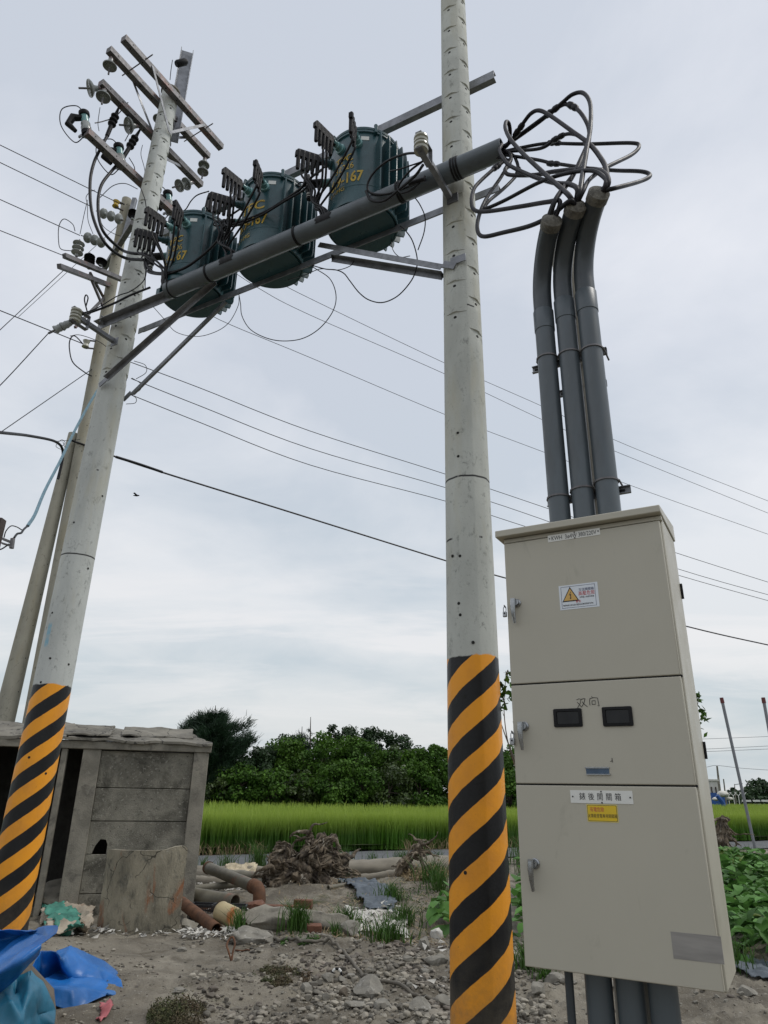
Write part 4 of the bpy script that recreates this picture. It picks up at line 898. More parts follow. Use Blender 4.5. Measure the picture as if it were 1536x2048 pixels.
for k_, (xx, yy) in enumerate(((628, 300), (640, 320), (648, 312))):
    cable([pf(xx+4, yy+20, .40), pf(622-2*k_, 360, .33), pf(621+k_, 388, .30), pf(632, 412, .28), pf(650, 432, .27)], .0085, 'black lead falling from the left side of the right transformer to the pipe', 'leads beside the right transformer')
# spool brackets
def clevis(parent_pole, ppx, r_off, tipx, lb_, ndisc=False):
    p = pf(*ppx, r_off); d = ray(*tipx); o = (d.y*0); # walk along N until the ray passes above
    t_ = ((tipx and 0)); best = None
    for i in range(10, 160):
        q = p+N*(i*.01); c = RM.transposed() @ (q-CAMP); X = 768+FP*c.x/-c.z
        if best is None or abs(X-tipx[0]) < best[0]: best = (abs(X-tipx[0]), q)
    q = best[1]; th_ = thing('spool_bracket', lb_, 'insulator bracket', p)
    b = MB(); b.angle(p, q, .045, .045, .006); b.box(p, (.10, .01, .09), (U, N, ZV)); b.build('arm', M['galv'], th_, bevel=.001)
    b = MB()
    for s in (-.075, .085): b.bar(q-N*.10+ZV*s, q+N*.10+ZV*s, .05, .006)
    b.bar(q-N*.10-ZV*.075, q-N*.10+ZV*.085, .05, .006, up=N); b.cyl(q+N*.05-ZV*.09, q+N*.05+ZV*.10, .008, seg=8); b.build('clevis', M['galv'], th_)
    for s in (-.036, .042):
        b = MB(); b.lathe([(.035, -.036), (.054, -.032), (.056, -.012), (.036, 0), (.056, .012), (.054, .032), (.035, .036)], q+N*.05+ZV*s, ZV, 22); b.build('spool', M['porc_w'], th_)
    return q+N*.05
SR = clevis(right, (905, 397), .145, (848, 318), 'galvanised bracket with two cream spool insulators on the right striped pole')
SLb = clevis(left, (229, 684), .16, (160, 640), 'galvanised bracket with cream spool insulators on the left striped pole')
gy = string(SLb-ZV*.03-N*.02, Vector((-.75, -.1, -.62)), 2, 'pair of small pale guy insulators below the left spool bracket', 'small guy insulators', .045, .075)
def wpx(pts, r, lb_, grp=None, m=None, cat='wire', n=6, seg=5): return cable([atY(*p) for p in pts], r, lb_, grp, m or M['cable'], 'wire', cat, n, seg=seg)
BK = 'black service lead coiled between the spool bracket and the pipe'
yr = SR.y
def bl(pts, r=.010, lb_=BK): cable([pf(x_, y_, o_) for x_, y_, o_ in pts], r, lb_, 'black leads coiled at the right spool bracket', seg=8)
bl([(842, 306, .6), (810, 308, .55), (775, 322, .5), (748, 345, .45), (735, 370, .42), (742, 386, .40), (775, 388, .40), (820, 372, .40), (852, 360, .40)], .010, 'longest black lead looping from the spool bracket round to the pipe')
bl([(846, 322, .6), (822, 340, .55), (803, 362, .45), (796, 378, .42), (806, 386, .42), (828, 376, .42), (850, 352, .4)], .009, 'short black lead looping below the spool bracket')
bl([(846, 330, .6), (830, 352, .5), (800, 378, .42), (768, 402, .40), (742, 400, .40), (732, 382, .41)], .012, 'black lead hanging in a low bight across the pipe')
bl([(848, 322, .6), (800, 338, .6), (780, 342, .58)], .006, 'thin bare tail ending beside the spool bracket')
bl([(850, 358, .42), (835, 362, .42), (818, 368, .42)], .020, 'taped black splice lying on the pipe')
# ------------------------------------------------------------------ hardware on the tall weathered pole behind
def ba(px, py, dy=0.): return atY(px, py, YB+dy)
def barm(a, b_, lb_=None, ya=-.3, yb=-.2, w_=.10):
    p, q = ba(*a, ya), ba(*b_, yb); q.z = p.z = (p.z+q.z)/2 if abs(p.z-q.z) < .8 else p.z
    return p, q
def bpart(name, p, q, w_=.10, m=None):
    b = MB(); b.bar(p, q, w_, w_); b.build(name, m or M['galv_d'], poleA, bevel=.004)
b1 = (ba(128, 511, -1.6), ba(246, 560, -.1)); b2 = (ba(118, 532, -1.8), ba(228, 574, .1)); b3 = (ba(266, 446, -1.5), ba(205, 543, .9))
bpart('cross_arm', *b1); bpart('cross_arm', *b2); bpart('cross_arm', *b3, .11)
bpart('arm_brace', ba(178, 548, -.8), ba(212, 628, 0), .05); bpart('arm_brace', ba(180, 545, -.8), ba(208, 597, 0), .05); bpart('arm_brace', ba(150, 655, -1.2), ba(212, 592, 0), .05)
bpart('top_bracket', ba(270, 398, -.1), ba(250, 470, -.1), .10, M['galv'])
G2 = 'porcelain strings on the tall weathered pole'
def bstring(a, b_, n_, lb_, y0=-.6, y1=-.4):
    p, q = ba(*a, y0), ba(*b_, y1); L = (q-p).length; string(p, q-p, n_, lb_, G2, .125, (L-.2)/n_)
bstring((247, 441), (190, 421), 3, 'upper string of three grey porcelain discs on the tall weathered pole')
bstring((212, 488), (160, 470), 3, 'lower string of three grey porcelain discs on the tall weathered pole')
bstring((152, 517), (160, 476), 3, 'upright stack of pale porcelain discs on the upper arm of the weathered pole', -1.2, -1.2)
def barr(px, py, px2, py2, lb_, y0=-.8):
    p, q = ba(px, py, y0), ba(px2, py2, y0); d = q-p; L = d.length; t_ = thing('surge_arrester', lb_, 'surge arrester', p, 'surge arresters on the weathered pole')
    pr = [(.05, 0), (.05, .2*L)]
    for j in range(4): h_ = (.25+.15*j)*L; pr += [(.08, h_), (.12, h_+.03*L), (.08, h_+.1*L)]
    b = MB(); b.lathe(pr+[(.03, .9*L), (.02, L)], p, d, 16); b.build('sheds', M['rubber'], t_); b = MB(); b.cyl(p-d*.15, p, .04); b.build('base', M['porc'], t_)
barr(178, 533, 180, 506, 'larger black surge arrester on the upper arm of the weathered pole'); barr(201, 530, 205, 518, 'smaller black surge arrester near the shaft of the weathered pole')
barr(265, 437, 268, 420, 'dark arrester beside the top of the weathered pole', -.3)
for (a, b_), lb_ in ((((190, 690), (172, 688)), 'small clevis with a spool at mid height of the weathered pole'), (((248, 415), (232, 408)), 'small clevis with a yellow spool near the top of the weathered pole')):
    p, q = ba(*a, -.2), ba(*b_, -.3); t_ = thing('spool_bracket', lb_, 'insulator bracket', p); b = MB()
    for s in (-.1, .1): b.bar(p+ZV*s, q+ZV*s, .05, .015)
    b.build('clevis', M['galv_d'], t_); b = MB(); b.lathe([(.05, -.09), (.08, -.08), (.05, 0), (.08, .08), (.05, .09)], q, ZV, 14); b.build('spool', M['yellow'] if 'yellow' in lb_ else M['porc_w'], t_)
# ------------------------------------------------------------------ wires
LG = 'thin bare wires running off to the left from the weathered pole'
def line_z(p, far_px, z_=None):       # level wire from p through the pixel, carried on past the frame
    q = atZ(far_px[0], far_px[1], p.z if z_ is None else z_); return q
def lwire(px, py, dy, fx, fy, r, lb_, sag=.0, slope=0.):
    p = ba(px, py, dy); d0 = ray(fx, fy); q = CAMP+d0*((p.z+slope-CH)/d0.z) if d0.z > .05*FP else atY(fx, fy, 9)
    if q.y < 3 or q.y > 60: q = atY(fx, fy, 8)
    q2 = p.lerp(q, 2.3); m_ = p.lerp(q, .5)-ZV*sag
    cable([p, m_, q, q2], r, lb_, LG, M['cable'], 'wire', 'wire', 8, seg=5)
lwire(243, 409, -.3, 0, 290, .010, 'highest thin bare wire running off to the left'); lwire(180, 412, -.6, 0, 325, .010, 'second highest bare wire running off to the left')
lwire(160, 471, -.6, 0, 399, .010, 'third bare wire running off to the left'); lwire(129, 512, -1.6, 0, 461, .009, 'fourth bare wire running off to the left')
lwire(172, 690, -.3, 0, 621, .011, 'fifth wire, running off to the left below the spool bracket')
lwire(128, 540, -1.7, 0, 660, .008, 'stay wire slanting down to the left from the lower arm', slope=-2.2)
cable([gy, atY(0, 771, 5.6), atY(-60, 822, 5.2)], .005, 'stay wire slanting down to the left from the guy insulators', LG, name='wire', cat='wire', seg=5)
lwire(186, 737, -.1, 5, 862, .009, 'lowest stay wire slanting down to the left', slope=-2.4)
lwire(235, 452, -.4, 150, 530, .006, 'faint stay wire crossing behind the porcelain strings', slope=-1)
RG = 'wires running off to the lower right'
def rwire(pts, r, lb_): # pixel track, receding as it goes right
    wpx([(x_, y_, YB+(x_-230)/1306*11) for x_, y_ in pts], r, lb_, RG)
rwire([(470, 520), (545, 558), (620, 597), (885, 724), (1090, 815), (1225, 878), (1390, 945), (1640, 1042)], .008, 'highest thin wire running off to the lower right')
rwire([(440, 525), (520, 578), (620, 630), (890, 748), (1130, 860), (1330, 943), (1640, 1068)], .008, 'second thin wire running off to the lower right')
rwire([(390, 605), (440, 640), (620, 715), (890, 829), (1095, 907), (1300, 985), (1640, 1105)], .008, 'third thin wire running off to the lower right')
rwire([(255, 722), (400, 776), (620, 862), (890, 948), (1110, 1022), (1350, 1105), (1640, 1197)], .010, 'fourth wire, level with the transformers braces, running off to the lower right')
rwire([(262, 757), (400, 812), (620, 897), (890, 975), (1080, 1037), (1350, 1136), (1640, 1218)], .010, 'fifth wire running off to the lower right')
rwire([(258, 788), (400, 845), (620, 930), (890, 1002), (1060, 1056), (1355, 1150), (1640, 1230)], .010, 'lowest bare wire running off to the lower right')
# thick black communication cable
wpx([(-80, 855, 9), (0, 865, 10), (60, 872, 11.5), (112, 884, 12.6), (126, 905, 13.0), (118, 950, 13.1), (116, 958, 13.1)], .028, 'thick black cable entering from the left edge and turning down the short pole')
wpx([(140, 880, 13.2), (205, 903, 13.4), (232, 914, 13.6), (325, 945, 14.4), (560, 1018, 16.2), (890, 1121, 18.5), (1003, 1154, 19.4), (1370, 1252, 22), (1536, 1290, 23.2), (1640, 1312, 24)], .022, 'thick black cable sagging across the whole view under the other wires')
wpx([(232, 914, 13.58), (280, 929, 13.98), (325, 944.5, 14.38)], .032, 'black sleeve round the sagging cable beside the left pole')
for pts, lb_ in (([(110, 882), (125, 891), (130, 884), (122, 880), (112, 893), (130, 900), (126, 884)], 'tangle of thin wire where the cable meets the short pole'), ([(105, 883), (135, 881), (160, 879)], 'thin lashing wire round the head of the short pole')):
    wpx([(a, b_, 13.0) for a, b_ in pts], .006, lb_)
rope = mat('blue_rope', (.16, .27, .33), .7, 0, .3, 20, bump=.3, bscale=90)
wpx([(208, 760, 12.9), (180, 805, 12.5), (150, 860, 12.0), (120, 922, 11.3), (90, 980, 10.6), (70, 1028, 10.0), (55, 1052, 9.6)], .026, 'pale blue rope slanting down from the weathered pole', m=rope, cat='rope')
# stub of a post at the left edge with its insulator
pe = atY(4, 1038, 9.0); st_ = thing('roadside_post', 'dark square post at the left edge with a small clevis near its head', 'post', Vector((pe.x-.04, 9, 0)))
b = MB(); b.bar(Vector((pe.x-.06, 9, 0)), Vector((pe.x-.03, 9, pe.z)), .13, .13, up=Vector((0, 1, 0))); b.build('shaft', mat('dark_timber', (.07, .055, .05), .9, 0, .3, 6, bump=.5, scl=(1, 1, .2)), st_, bevel=.01)
b = MB(); a_ = atY(6, 1078, 8.9); b.bar(a_, atY(26, 1086, 8.9), .05, .03); b.bar(a_-ZV*.06, atY(22, 1092, 8.9), .05, .02); b.cyl(atY(25, 1088, 8.9)-ZV*.06, atY(25, 1080, 8.9)+ZV*.02, .03, seg=10); b.build('clevis', M['galv_d'], st_)
wpx([(55, 1052, 9.6), (46, 1060, 9.4), (34, 1054, 9.2), (22, 1052, 9.0), (12, 1062, 8.9), (8, 1075, 8.9)], .008, 'thin black lead curling above the clevis at the left edge')
wpx([(55, 1052, 9.6), (48, 1058, 9.4), (42, 1066, 9.2), (34, 1068, 9.1), (28, 1076, 8.95)], .016, 'short black grip where the blue rope ties on at the left edge')
wpx([(-20, 1100, 8.8), (0, 1099, 8.8), (10, 1094, 8.85), (18, 1088, 8.9)], .01, 'black tail below the clevis at the left edge')
# small loops
tw = 'thin black wire '
def tl(pts, r, lb_): cable([pf(x_, y_, o_) for x_, y_, o_ in pts], r, lb_, 'thin wires hanging under the platform', seg=5, name='wire', cat='wire')
tl([(478, 590, -.2), (481, 608, -.18), (484, 632, -.15), (500, 658, -.12), (530, 675, -.1), (565, 682, -.1), (605, 677, -.1), (640, 656, -.1), (666, 622, -.12), (672, 590, -.14), (660, 558, -.16), (632, 538, -.18), (615, 528, -.2)], .0045, tw+'hanging in the deepest loop below the middle transformer')
tl([(305, 612, .1), (330, 640, 0), (352, 664, -.1), (392, 673, -.1), (430, 664, -.1), (458, 645, -.12), (476, 612, -.15), (478, 590, -.2)], .0035, tw+'hanging in a loop beside the left braces')
tl([(625, 531, -.2), (650, 538, -.18), (672, 540, -.16), (688, 547, -.15), (700, 562, -.12), (718, 585, -.1), (738, 600, -.08), (765, 605, -.05), (795, 592, 0), (820, 565, .05), (832, 540, .08), (834, 515, .1), (824, 480, .12), (808, 458, .14), (800, 452, .16)], .0055, tw+'hanging in a loop below the right transformer')
tl([(575, 560, -.25), (610, 550, -.2), (640, 538, -.18), (675, 540, -.16), (700, 532, -.12), (708, 522, -.1)], .004, tw+'joined beneath the middle transformer')
tl([(828, 393, .2), (840, 410, .18), (850, 435, .15), (848, 465, .12), (836, 500, .1)], .005, tw+'curving down beside the right pole')
tl([(782, 477, -.3), (786, 500, -.25), (800, 514, -.2), (820, 512, -.15)], .004, tw+'in the small loop right of the right transformer')
def pw(pts, r, lb_, grp='thin wires on the left striped pole'): cable([pu(x_, y_, o_) for x_, y_, o_ in pts], r, lb_, grp, seg=5, name='wire', cat='wire')
pw([(281, 375, -.10), (290, 400, -.13), (294, 430, -.14), (298, 460, -.15), (292, 520, -.16), (290, 580, -.18)], .006, tw+'running down the face of the left pole')
pw([(256, 205, .25), (232, 232, .25), (208, 242, .22), (190, 246, .2)], .007, tw+'linking the outer cutout to the third arm')
pw([(278, 253, .25), (262, 262, .25), (250, 282, .22)], .006, tw+'linking the middle cutout to the third arm')
pw([(200, 215, .2), (196, 245, .2), (198, 262, .2)], .004, tw+'dropping from the outer disc insulator')
pw([(258, 315, .2), (268, 332, .2), (270, 345, .2)], .006, tw+'dropping below the inner termination')
pw([(285, 290, .3), (282, 310, .3), (290, 345, .28), (288, 400, .25), (284, 440, .25)], .004, tw+'dropping behind the left pole')
cable([TOPS[2][0]+ZV*1.36+dirp(-25)*.17, pf(395, 390, .1), pf(382, 402, .05), pf(372, 418, 0), pf(362, 424, 0)], .007, tw+'arching from the bushing on the left transformer', 'thin wires on the left striped pole', seg=6, name='wire', cat='wire')
pw([(345, 120, -.2), (342, 140, -.2), (340, 160, -.12)], .005, tw+'hanging from the bracket above the left pole')
b = MB(); o_ = pu(352, 128, -.25); b.lathe([(.035, 0), (.045, .02), (.045, .14), (.03, .17)], o_, Vector((.5, .2, .5)), 14); tag(b.build('post_insulator', M['rubber'], label='dark cylindrical insulator beside the tall bracket above the left pole', cat='insulator'))
def bw(pts, r, lb_, dy=-.5): wpx([(x_, y_, YB+dy) for x_, y_ in pts], r, lb_, 'thin jumpers on the tall weathered pole')
bw([(150, 462), (145, 448), (128, 438), (118, 452), (117, 480), (122, 498), (145, 502)], .010, 'round wire jumper left of the lower porcelain string')
bw([(176, 410), (172, 395), (180, 384), (190, 380)], .008, 'short jumper above the upper porcelain string'); bw([(160, 468), (168, 430), (175, 400)], .008, 'straight jumper joining the two porcelain strings')
bw([(186, 468), (176, 440), (175, 410)], .008, 'curved jumper joining the two porcelain strings')
bw([(198, 430), (206, 452), (225, 466), (248, 474), (262, 474)], .008, 'jumper drooping right of the upper string'); bw([(200, 395), (225, 372), (250, 367), (275, 378)], .010, 'jumper arching over the upper string')
bw([(172, 695), (150, 672), (140, 680), (139, 700), (146, 725), (170, 745), (183, 752)], .014, 'dark looped jumper below the spool bracket of the weathered pole', -.2)
bw([(140, 672), (160, 670), (195, 682), (215, 695)], .008, 'thin wire arching over the low spool bracket', -.2)
cable([SLb, pf(180, 625, .5), pf(225, 608, .35), pf(262, 590, .22), pf(300, 575, .2)], .012, 'black lead running from the left spool bracket across the pole', 'leads at the left spool bracket', name='wire', cat='wire')
cable([SLb+ZV*.02, pf(190, 618, .5), pf(235, 592, .32), pf(262, 582, .22), pf(288, 560, .2), pf(294, 530, .2)], .006, 'thin lead running from the left spool bracket up the pole', 'leads at the left spool bracket', name='wire', cat='wire')
for pts in ([(172, 612, .6), (176, 596, .6), (172, 590, .6), (169, 600, .6), (174, 622, .55)],): cable([pf(*p) for p in pts], .007, 'small upright loop of black wire above the left spool bracket', 'leads at the left spool bracket', name='wire', cat='wire')
for pts, lb_ in (([(268, 722), (290, 730), (292, 745), (272, 758)], 'upper'), ([(264, 756), (282, 768), (280, 780), (262, 790)], 'middle'), ([(258, 788), (272, 796), (270, 806), (252, 808)], 'lower')):
    wpx([(x_, y_, 7.0) for x_, y_ in pts], .004, lb_+' small loop of thin wire at the right edge of the left pole', 'small wire loops at the left pole')
# bird
p = atY(273, 991, 30); t_ = thing('bird', 'tiny dark bird flying in the open sky right of the left pole', 'bird', p)
b = MB(); b.lathe([(.005, -.16), (.03, -.08), (.045, 0), (.035, .07), (.025, .10), (.005, .14)], p, Vector((1, .1, .05)), 10); b.build('body', M['black'], t_)
for s in (-1, 1): b = MB(); b.add([p+Vector((-.05, 0, .02)), p+Vector((.06, 0, .02)), p+Vector((-.03, .20*s, .07)), p+Vector((-.12, .16*s, .05))], [(0, 1, 2, 3)]); b.build('wing', M['black'], t_)
# ------------------------------------------------------------------ concrete shed
M['conc_i'] = mat('shade_dark_inner_concrete', (.045, .042, .036), .95, 0, .4, 4, bump=.6, bscale=40)  # near-black base colour paints the shade inside the shed
SP = Vector((-2.56, 11.25, 0)); SD = Vector((-.958, -.287, 0)).normalized(); SN = Vector((-SD.y, SD.x, 0)); SN = SN if SN.y < 0 else -SN
def sq(px, py, off=0.): q = onpl(px, py, SP+SN*off, SN); return (q-SP).dot(SD), q.z
def S_(t, off, z_): return SP+SD*t+SN*off+ZV*z_
SA = (SD, SN, ZV)
shed = thing('concrete_shed', 'old concrete panel shed with a cracked roof behind the left striped pole', 'shed', S_(1.2, -.7, 0))
def sbox(name, t0, t1, o0, o1, z0, z1, m=None, j=.004, lab=None):
    b = MB(); nx_, nz_ = max(1, int(abs(t1-t0)/.12)), max(1, int(abs(z1-z0)/.12))
    b.box(S_((t0+t1)/2, (o0+o1)/2, (z0+z1)/2), (abs(t1-t0), abs(o1-o0), abs(z1-z0)), SA)
    o = b.build(name, m or M['conc'], shed, bevel=.008, label=lab, smooth=50); return o
zt = sq(400, 1505)[1]; H1 = sq(420, 1490)[1]; 
tR0, tR1 = sq(385, 1825)[0], sq(353, 1825)[0]          # right corner post
tL0, tL1 = sq(155, 1805)[0], sq(116, 1805)[0]
sbox('post', tR0, tR1, -.13, .02, -.1, zt-.0); sbox('post', tL0, tL1, -.13, .02, -.1, zt)
zs = [sq(300, 1786)[1], sq(300, 1708)[1], sq(300, 1643)[1], sq(300, 1577)[1], zt-.01]; zs = [-.1]+zs
for i in range(5):
    if i == 2:
        pz0, pz1 = zs[i]+.004, zs[i+1]-.004; ha, hz0, hz1 = sq(198, 1700)[0], pz0, pz0+.19; a_, b_ = tR1, tL0
        b = MB(); hw0, hw1 = sq(213, 1700)[0], sq(183, 1705)[0]
        out_ = [(a_, pz0), (hw0, pz0), (hw0, pz0+.12), (hw0+.03, pz0+.18), (hw1-.09, pz0+.185), (hw1-.03, pz0+.10), (hw1, pz0), (b_, pz0), (b_, pz1), (a_, pz1)]
        n_ = len(out_); b.add([S_(p[0], o_, p[1]) for o_ in (-.03, -.08) for p in out_], [tuple(range(n_)), tuple(range(n_, 2*n_))[::-1]]+[(j, (j+1) % n_, n_+(j+1) % n_, n_+j) for j in range(n_)])
        b.build('wall_panel', M['conc_d'], shed, smooth=0, label='wall panel with a broken hole at its lower left')
    else: sbox('wall_panel', tR1, tL0, -.03, -.08, zs[i]+.004, zs[i+1]-.004, M['conc_d'])
sbox('lintel', tR0-.03, sq(0, 1500)[0]+1.6, -.14, .05, zt, H1-.005)
# doorways to the left and the posts between them
d1a, d1b = sq(120, 1600)[0], sq(96, 1600)[0]
for t0 in (sq(101, 1700)[0], sq(-60, 1700)[0]): sbox('post', t0, t0+.08, -.13, .02, -.1, zt)
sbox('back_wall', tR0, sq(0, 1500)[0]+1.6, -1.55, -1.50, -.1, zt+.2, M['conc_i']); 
b = MB(); b.box(S_(tR0+.05, -.82, zt/2), (.06, 1.3, zt+.1), SA); b.build('side_wall', M['conc_d'], shed)
b = MB(); b.box(S_(tL0+.04, -.82, zt/2), (.06, 1.3, zt+.1), SA); b.build('shade_partition', M['conc_i'], shed)  # dividing walls added to keep the interior dark
b = MB(); b.box(S_(sq(-60, 1700)[0]+.3, -.82, zt/2), (.06, 1.3, zt+.1), SA); b.build('shade_partition', M['conc_i'], shed)
# roof of cracked slabs
re = sq(0, 1500)[0]+1.7; ridge = onpl(330, 1461, SP-SN*1.1, SN).z
def rslab(t0, t1, o0, o1, z0, z1, th_=.03, sd=0, nm='roof_slab', mt=None, skew=0.):
    b = MB(); nx_ = max(2, int((t1-t0)/.07)); ny_ = 12; vs = []
    for k2, dz in ((0, 0), (1, -th_)):
        for i in range(nx_+1):
            for j in range(ny_+1):
                t = t0+(t1-t0)*i/nx_; o = o0+(o1-o0)*j/ny_; t += (skew*j/ny_)*(1-i/nx_); e = fb(t*3+sd, o*3, 1)*.03
                if j == 0: o += fb(t, sd, 6)*.05
                if i in (0, nx_): t += fb(o, sd+4, 5)*.06
                vs.append(S_(t, o, z0+(z1-z0)*j/ny_+dz+e))
    m_ = (nx_+1)*(ny_+1); idx = lambda i, j: i*(ny_+1)+j; fs = []
    for i in range(nx_):
        for j in range(ny_): fs += [(idx(i, j), idx(i, j+1), idx(i+1, j+1), idx(i+1, j)), (m_+idx(i, j), m_+idx(i+1, j), m_+idx(i+1, j+1), m_+idx(i, j+1))]
    for i in range(nx_): fs += [(idx(i, 0), idx(i+1, 0), m_+idx(i+1, 0), m_+idx(i, 0)), (idx(i, ny_), m_+idx(i, ny_), m_+idx(i+1, ny_), idx(i+1, ny_))]
    for j in range(ny_): fs += [(idx(0, j), m_+idx(0, j), m_+idx(0, j+1), idx(0, j+1)), (idx(nx_, j), idx(nx_, j+1), m_+idx(nx_, j+1), m_+idx(nx_, j))]
    b.add(vs, fs); b.build(nm, mt or M['roof'], shed, smooth=30)
rslab(tR0-.06, tR0+2.02, .09, -1.15, H1+.02, ridge+.0, .035, 1, skew=.42)
rslab(tR0+2.06, tR0+3.2, .07, -1.15, H1+.045, ridge+.05, .04, 7); rslab(tR0+3.22, re, .08, -1.15, H1+.01, ridge+.02, .04, 11)
rslab(tR0+.25, tR0+1.3, -.25, -.9, H1+.115, ridge+.02, .02, 5); rslab(tR0+1.45, tR0+2.6, -.1, -.8, H1+.10, ridge+.03, .02, 9)
rslab(tR0+.85, re, -1.15, -1.7, ridge, H1+.15, .035, 3)
b = MB(); b.add([S_(tR0-.03, 0, H1), S_(tR0-.03, -1.55, H1), S_(tR0+.46, -1.12, ridge-.08), S_(tR0+.02, 0, H1), S_(tR0+.02, -1.55, H1), S_(tR0+.51, -1.12, ridge-.08)], [(0, 1, 2), (3, 5, 4), (0, 3, 4, 1), (1, 4, 5, 2), (2, 5, 3, 0)]); b.build('gable', M['conc_d'], shed, smooth=0)
# ------------------------------------------------------------------ ribbed helpers
def G(px, py, dz=0.): p = atZ(px, py, 0); return Vector((p.x, p.y, gh(p.x, p.y)+dz))
def rough_mb(b, amp, sc): return b.jitter(amp, sc)
# broken culvert ring standing on end
cl_, cr = atZ(180, 1868, 0), atZ(350, 1868, 0); mid = (cl_+cr)/2; wd = (cr-cl_).length; Rc = .80; half = math.asin(min(.99, wd/2/Rc)); cc_ = Vector((mid.x+.05, mid.y+Rc*math.cos(half), -.05))
b = MB(); n_ = 40; nz = 26; hz_ = 1.0; vs = []
for k2, rad in ((0, Rc), (1, Rc-.075)):
    for i in range(n_+1):
        a_ = -half+2*half*i/n_; top = .945+.012*(i/n_)+fb(i*.13, 0, 1)*.005 + .045*(lambda q: q*q*(3-2*q))(min(1, max(0, (i-n_*.70)/8)))-(.035 if i == n_ else .012 if i == n_-1 else 0)
        for j in range(nz+1):
            r_j = rad*(1+fb(i*.3, j*.3, 1)*.008); vs.append(cc_+Vector((math.sin(a_)*r_j, -math.cos(a_)*r_j, top*j/nz)))
m_ = (n_+1)*(nz+1); idx = lambda i, j: i*(nz+1)+j; fs = []
for i in range(n_):
    for j in range(nz): fs += [(idx(i, j), idx(i+1, j), idx(i+1, j+1), idx(i, j+1)), (m_+idx(i, j), m_+idx(i, j+1), m_+idx(i+1, j+1), m_+idx(i+1, j))]
    fs.append((idx(i, nz), idx(i+1, nz), m_+idx(i+1, nz), m_+idx(i, nz)))
for j in range(nz): fs += [(idx(0, j), idx(0, j+1), m_+idx(0, j+1), m_+idx(0, j)), (idx(n_, j), m_+idx(n_, j), m_+idx(n_, j+1), idx(n_, j+1))]
b.add(vs, fs); b.build('culvert_ring', M['slabm'], label='broken curved concrete culvert section with rust stains standing in front of the shed', cat='concrete slab', smooth=30)
# ------------------------------------------------------------------ pipes and rubbish
def hpipe(a, c, r, m, lb_, name='scrap_pipe', wall=.012, z0=None, z1=None, elbow=None):
    p, q = G(*a), G(*c); p.z += r if z0 is None else z0; q.z += r if z1 is None else z1; L = (q-p).length; n_ = 14
    b = MB(); pr = [(r-wall, .3), (r-wall, 0), (r, 0)]
    b.lathe([(r-wall, .4), (r-wall, 0)]+[(r*(1+.015*math.sin(i*1.3)), L*i/n_) for i in range(n_+1)]+[(r-wall, L), (r-wall, L-.4)], p, q-p, 24)
    b.f = b.f[:-2]; b.m = b.m[:-2]
    t_ = thing(name, lb_, 'pipe', (p+q)/2-ZV*r); b.build('pipe_body', m, t_, smooth=50)
    return t_, p, q
RU, PG = M['rust'], M['pipe_g']
t_, p, q = hpipe((410, 1790), (505, 1818), .085, PG, 'grey pipe with a rusty elbow turning down at its right end', z0=.34, z1=.22)
e_ = (q-p).normalized(); b = MB(); b.lathe([(.092, -.06), (.10, -.05), (.10, .02), (.092, .03)], q, e_, 24); b.tube(smooth_path([q, q+e_*.10, q+e_*.17-ZV*.06, q+e_*.19-ZV*.2, q+e_*.19-ZV*.34], 5), .092, 20); b.build('elbow', RU, t_)
b = MB(); b.lathe([(.095, 0), (.098, .05)], p, e_, 24); b.build('collar', RU, t_)
hpipe((440, 1775), (545, 1782), .085, PG, 'mottled grey pipe lying behind the elbowed one', z0=.12)
hpipe((372, 1815), (468, 1829), .10, PG, 'short grey pipe end poking out right of the shed post', z0=.14, z1=.10)
hpipe((360, 1838), (432, 1872), .072, RU, 'rusty brown pipe slanting down beside the culvert section', wall=.01, z0=.15, z1=.06)
hpipe((384, 1803), (520, 1798), .05, PG, 'thin grey pipe lying straight behind the short grey pipe end', z0=.10, z1=.10)
hpipe((395, 1833), (475, 1840), .045, RU, 'thin rusty pipe lying under the black plastic basket', z0=.05, z1=.04)
hpipe((655, 1812), (735, 1800), .035, PG, 'thin pale pipe half buried on the mound right of the stump', z0=.03, z1=.03)
t_ = thing('tin_can', 'stained cream and rust tin drum lying tilted in the rubbish', 'drum', G(460, 1862)); p = G(436, 1862)+ZV*.20; q = G(500, 1878)+ZV*.07
b = MB(); b.lathe([(.105, .02), (.115, 0), (.12, 0), (.116, .02), (.11, .28), (.10, .30), (.01, .30)], p+Vector((.02, 0, .03)), (q-p), 28); b.build('can_body', M['tin'], t_)
def basket(px, py, lb_, sx, rz_=0.):
    p = G(px, py); t_ = thing('crate', lb_, 'basket', p); b = MB(); w_, h_, d_ = sx, .16, .22
    ax_ = (Vector((math.cos(rz_), math.sin(rz_), 0)), Vector((-math.sin(rz_), math.cos(rz_), 0)), ZV)
    for s in (-1, 1):
        for k2 in range(5): b.box(p+ax_[1]*(s*d_/2)+ZV*(.01+k2*.035), (w_, .008, .008), ax_)
        for k2 in range(14): b.box(p+ax_[1]*(s*d_/2)+ax_[0]*(w_*(k2/13-.5))+ZV*.08, (.007, .006, h_), ax_)
        for k2 in range(8): b.box(p+ax_[0]*(s*w_/2)+ax_[1]*(d_*(k2/7-.5))+ZV*.08, (.006, .007, h_), ax_)
    b.box(p+ZV*.01, (w_, d_, .008), ax_); b.build('wall', M['basket'], t_, smooth=0)
    b = MB()
    for s in (-1, 1): b.box(p+ax_[1]*(s*d_/2)+ZV*.165, (w_+.02, .016, .02), ax_); b.box(p+ax_[0]*(s*w_/2)+ZV*.165, (.016, d_, .02), ax_)
    b.build('rim', M['basket'], t_)
basket(462, 1846, 'black plastic basket lying between the pipes and the tin drum', .36, .1); basket(402, 1845, 'dark plastic basket against the shed post', .30, -.1)
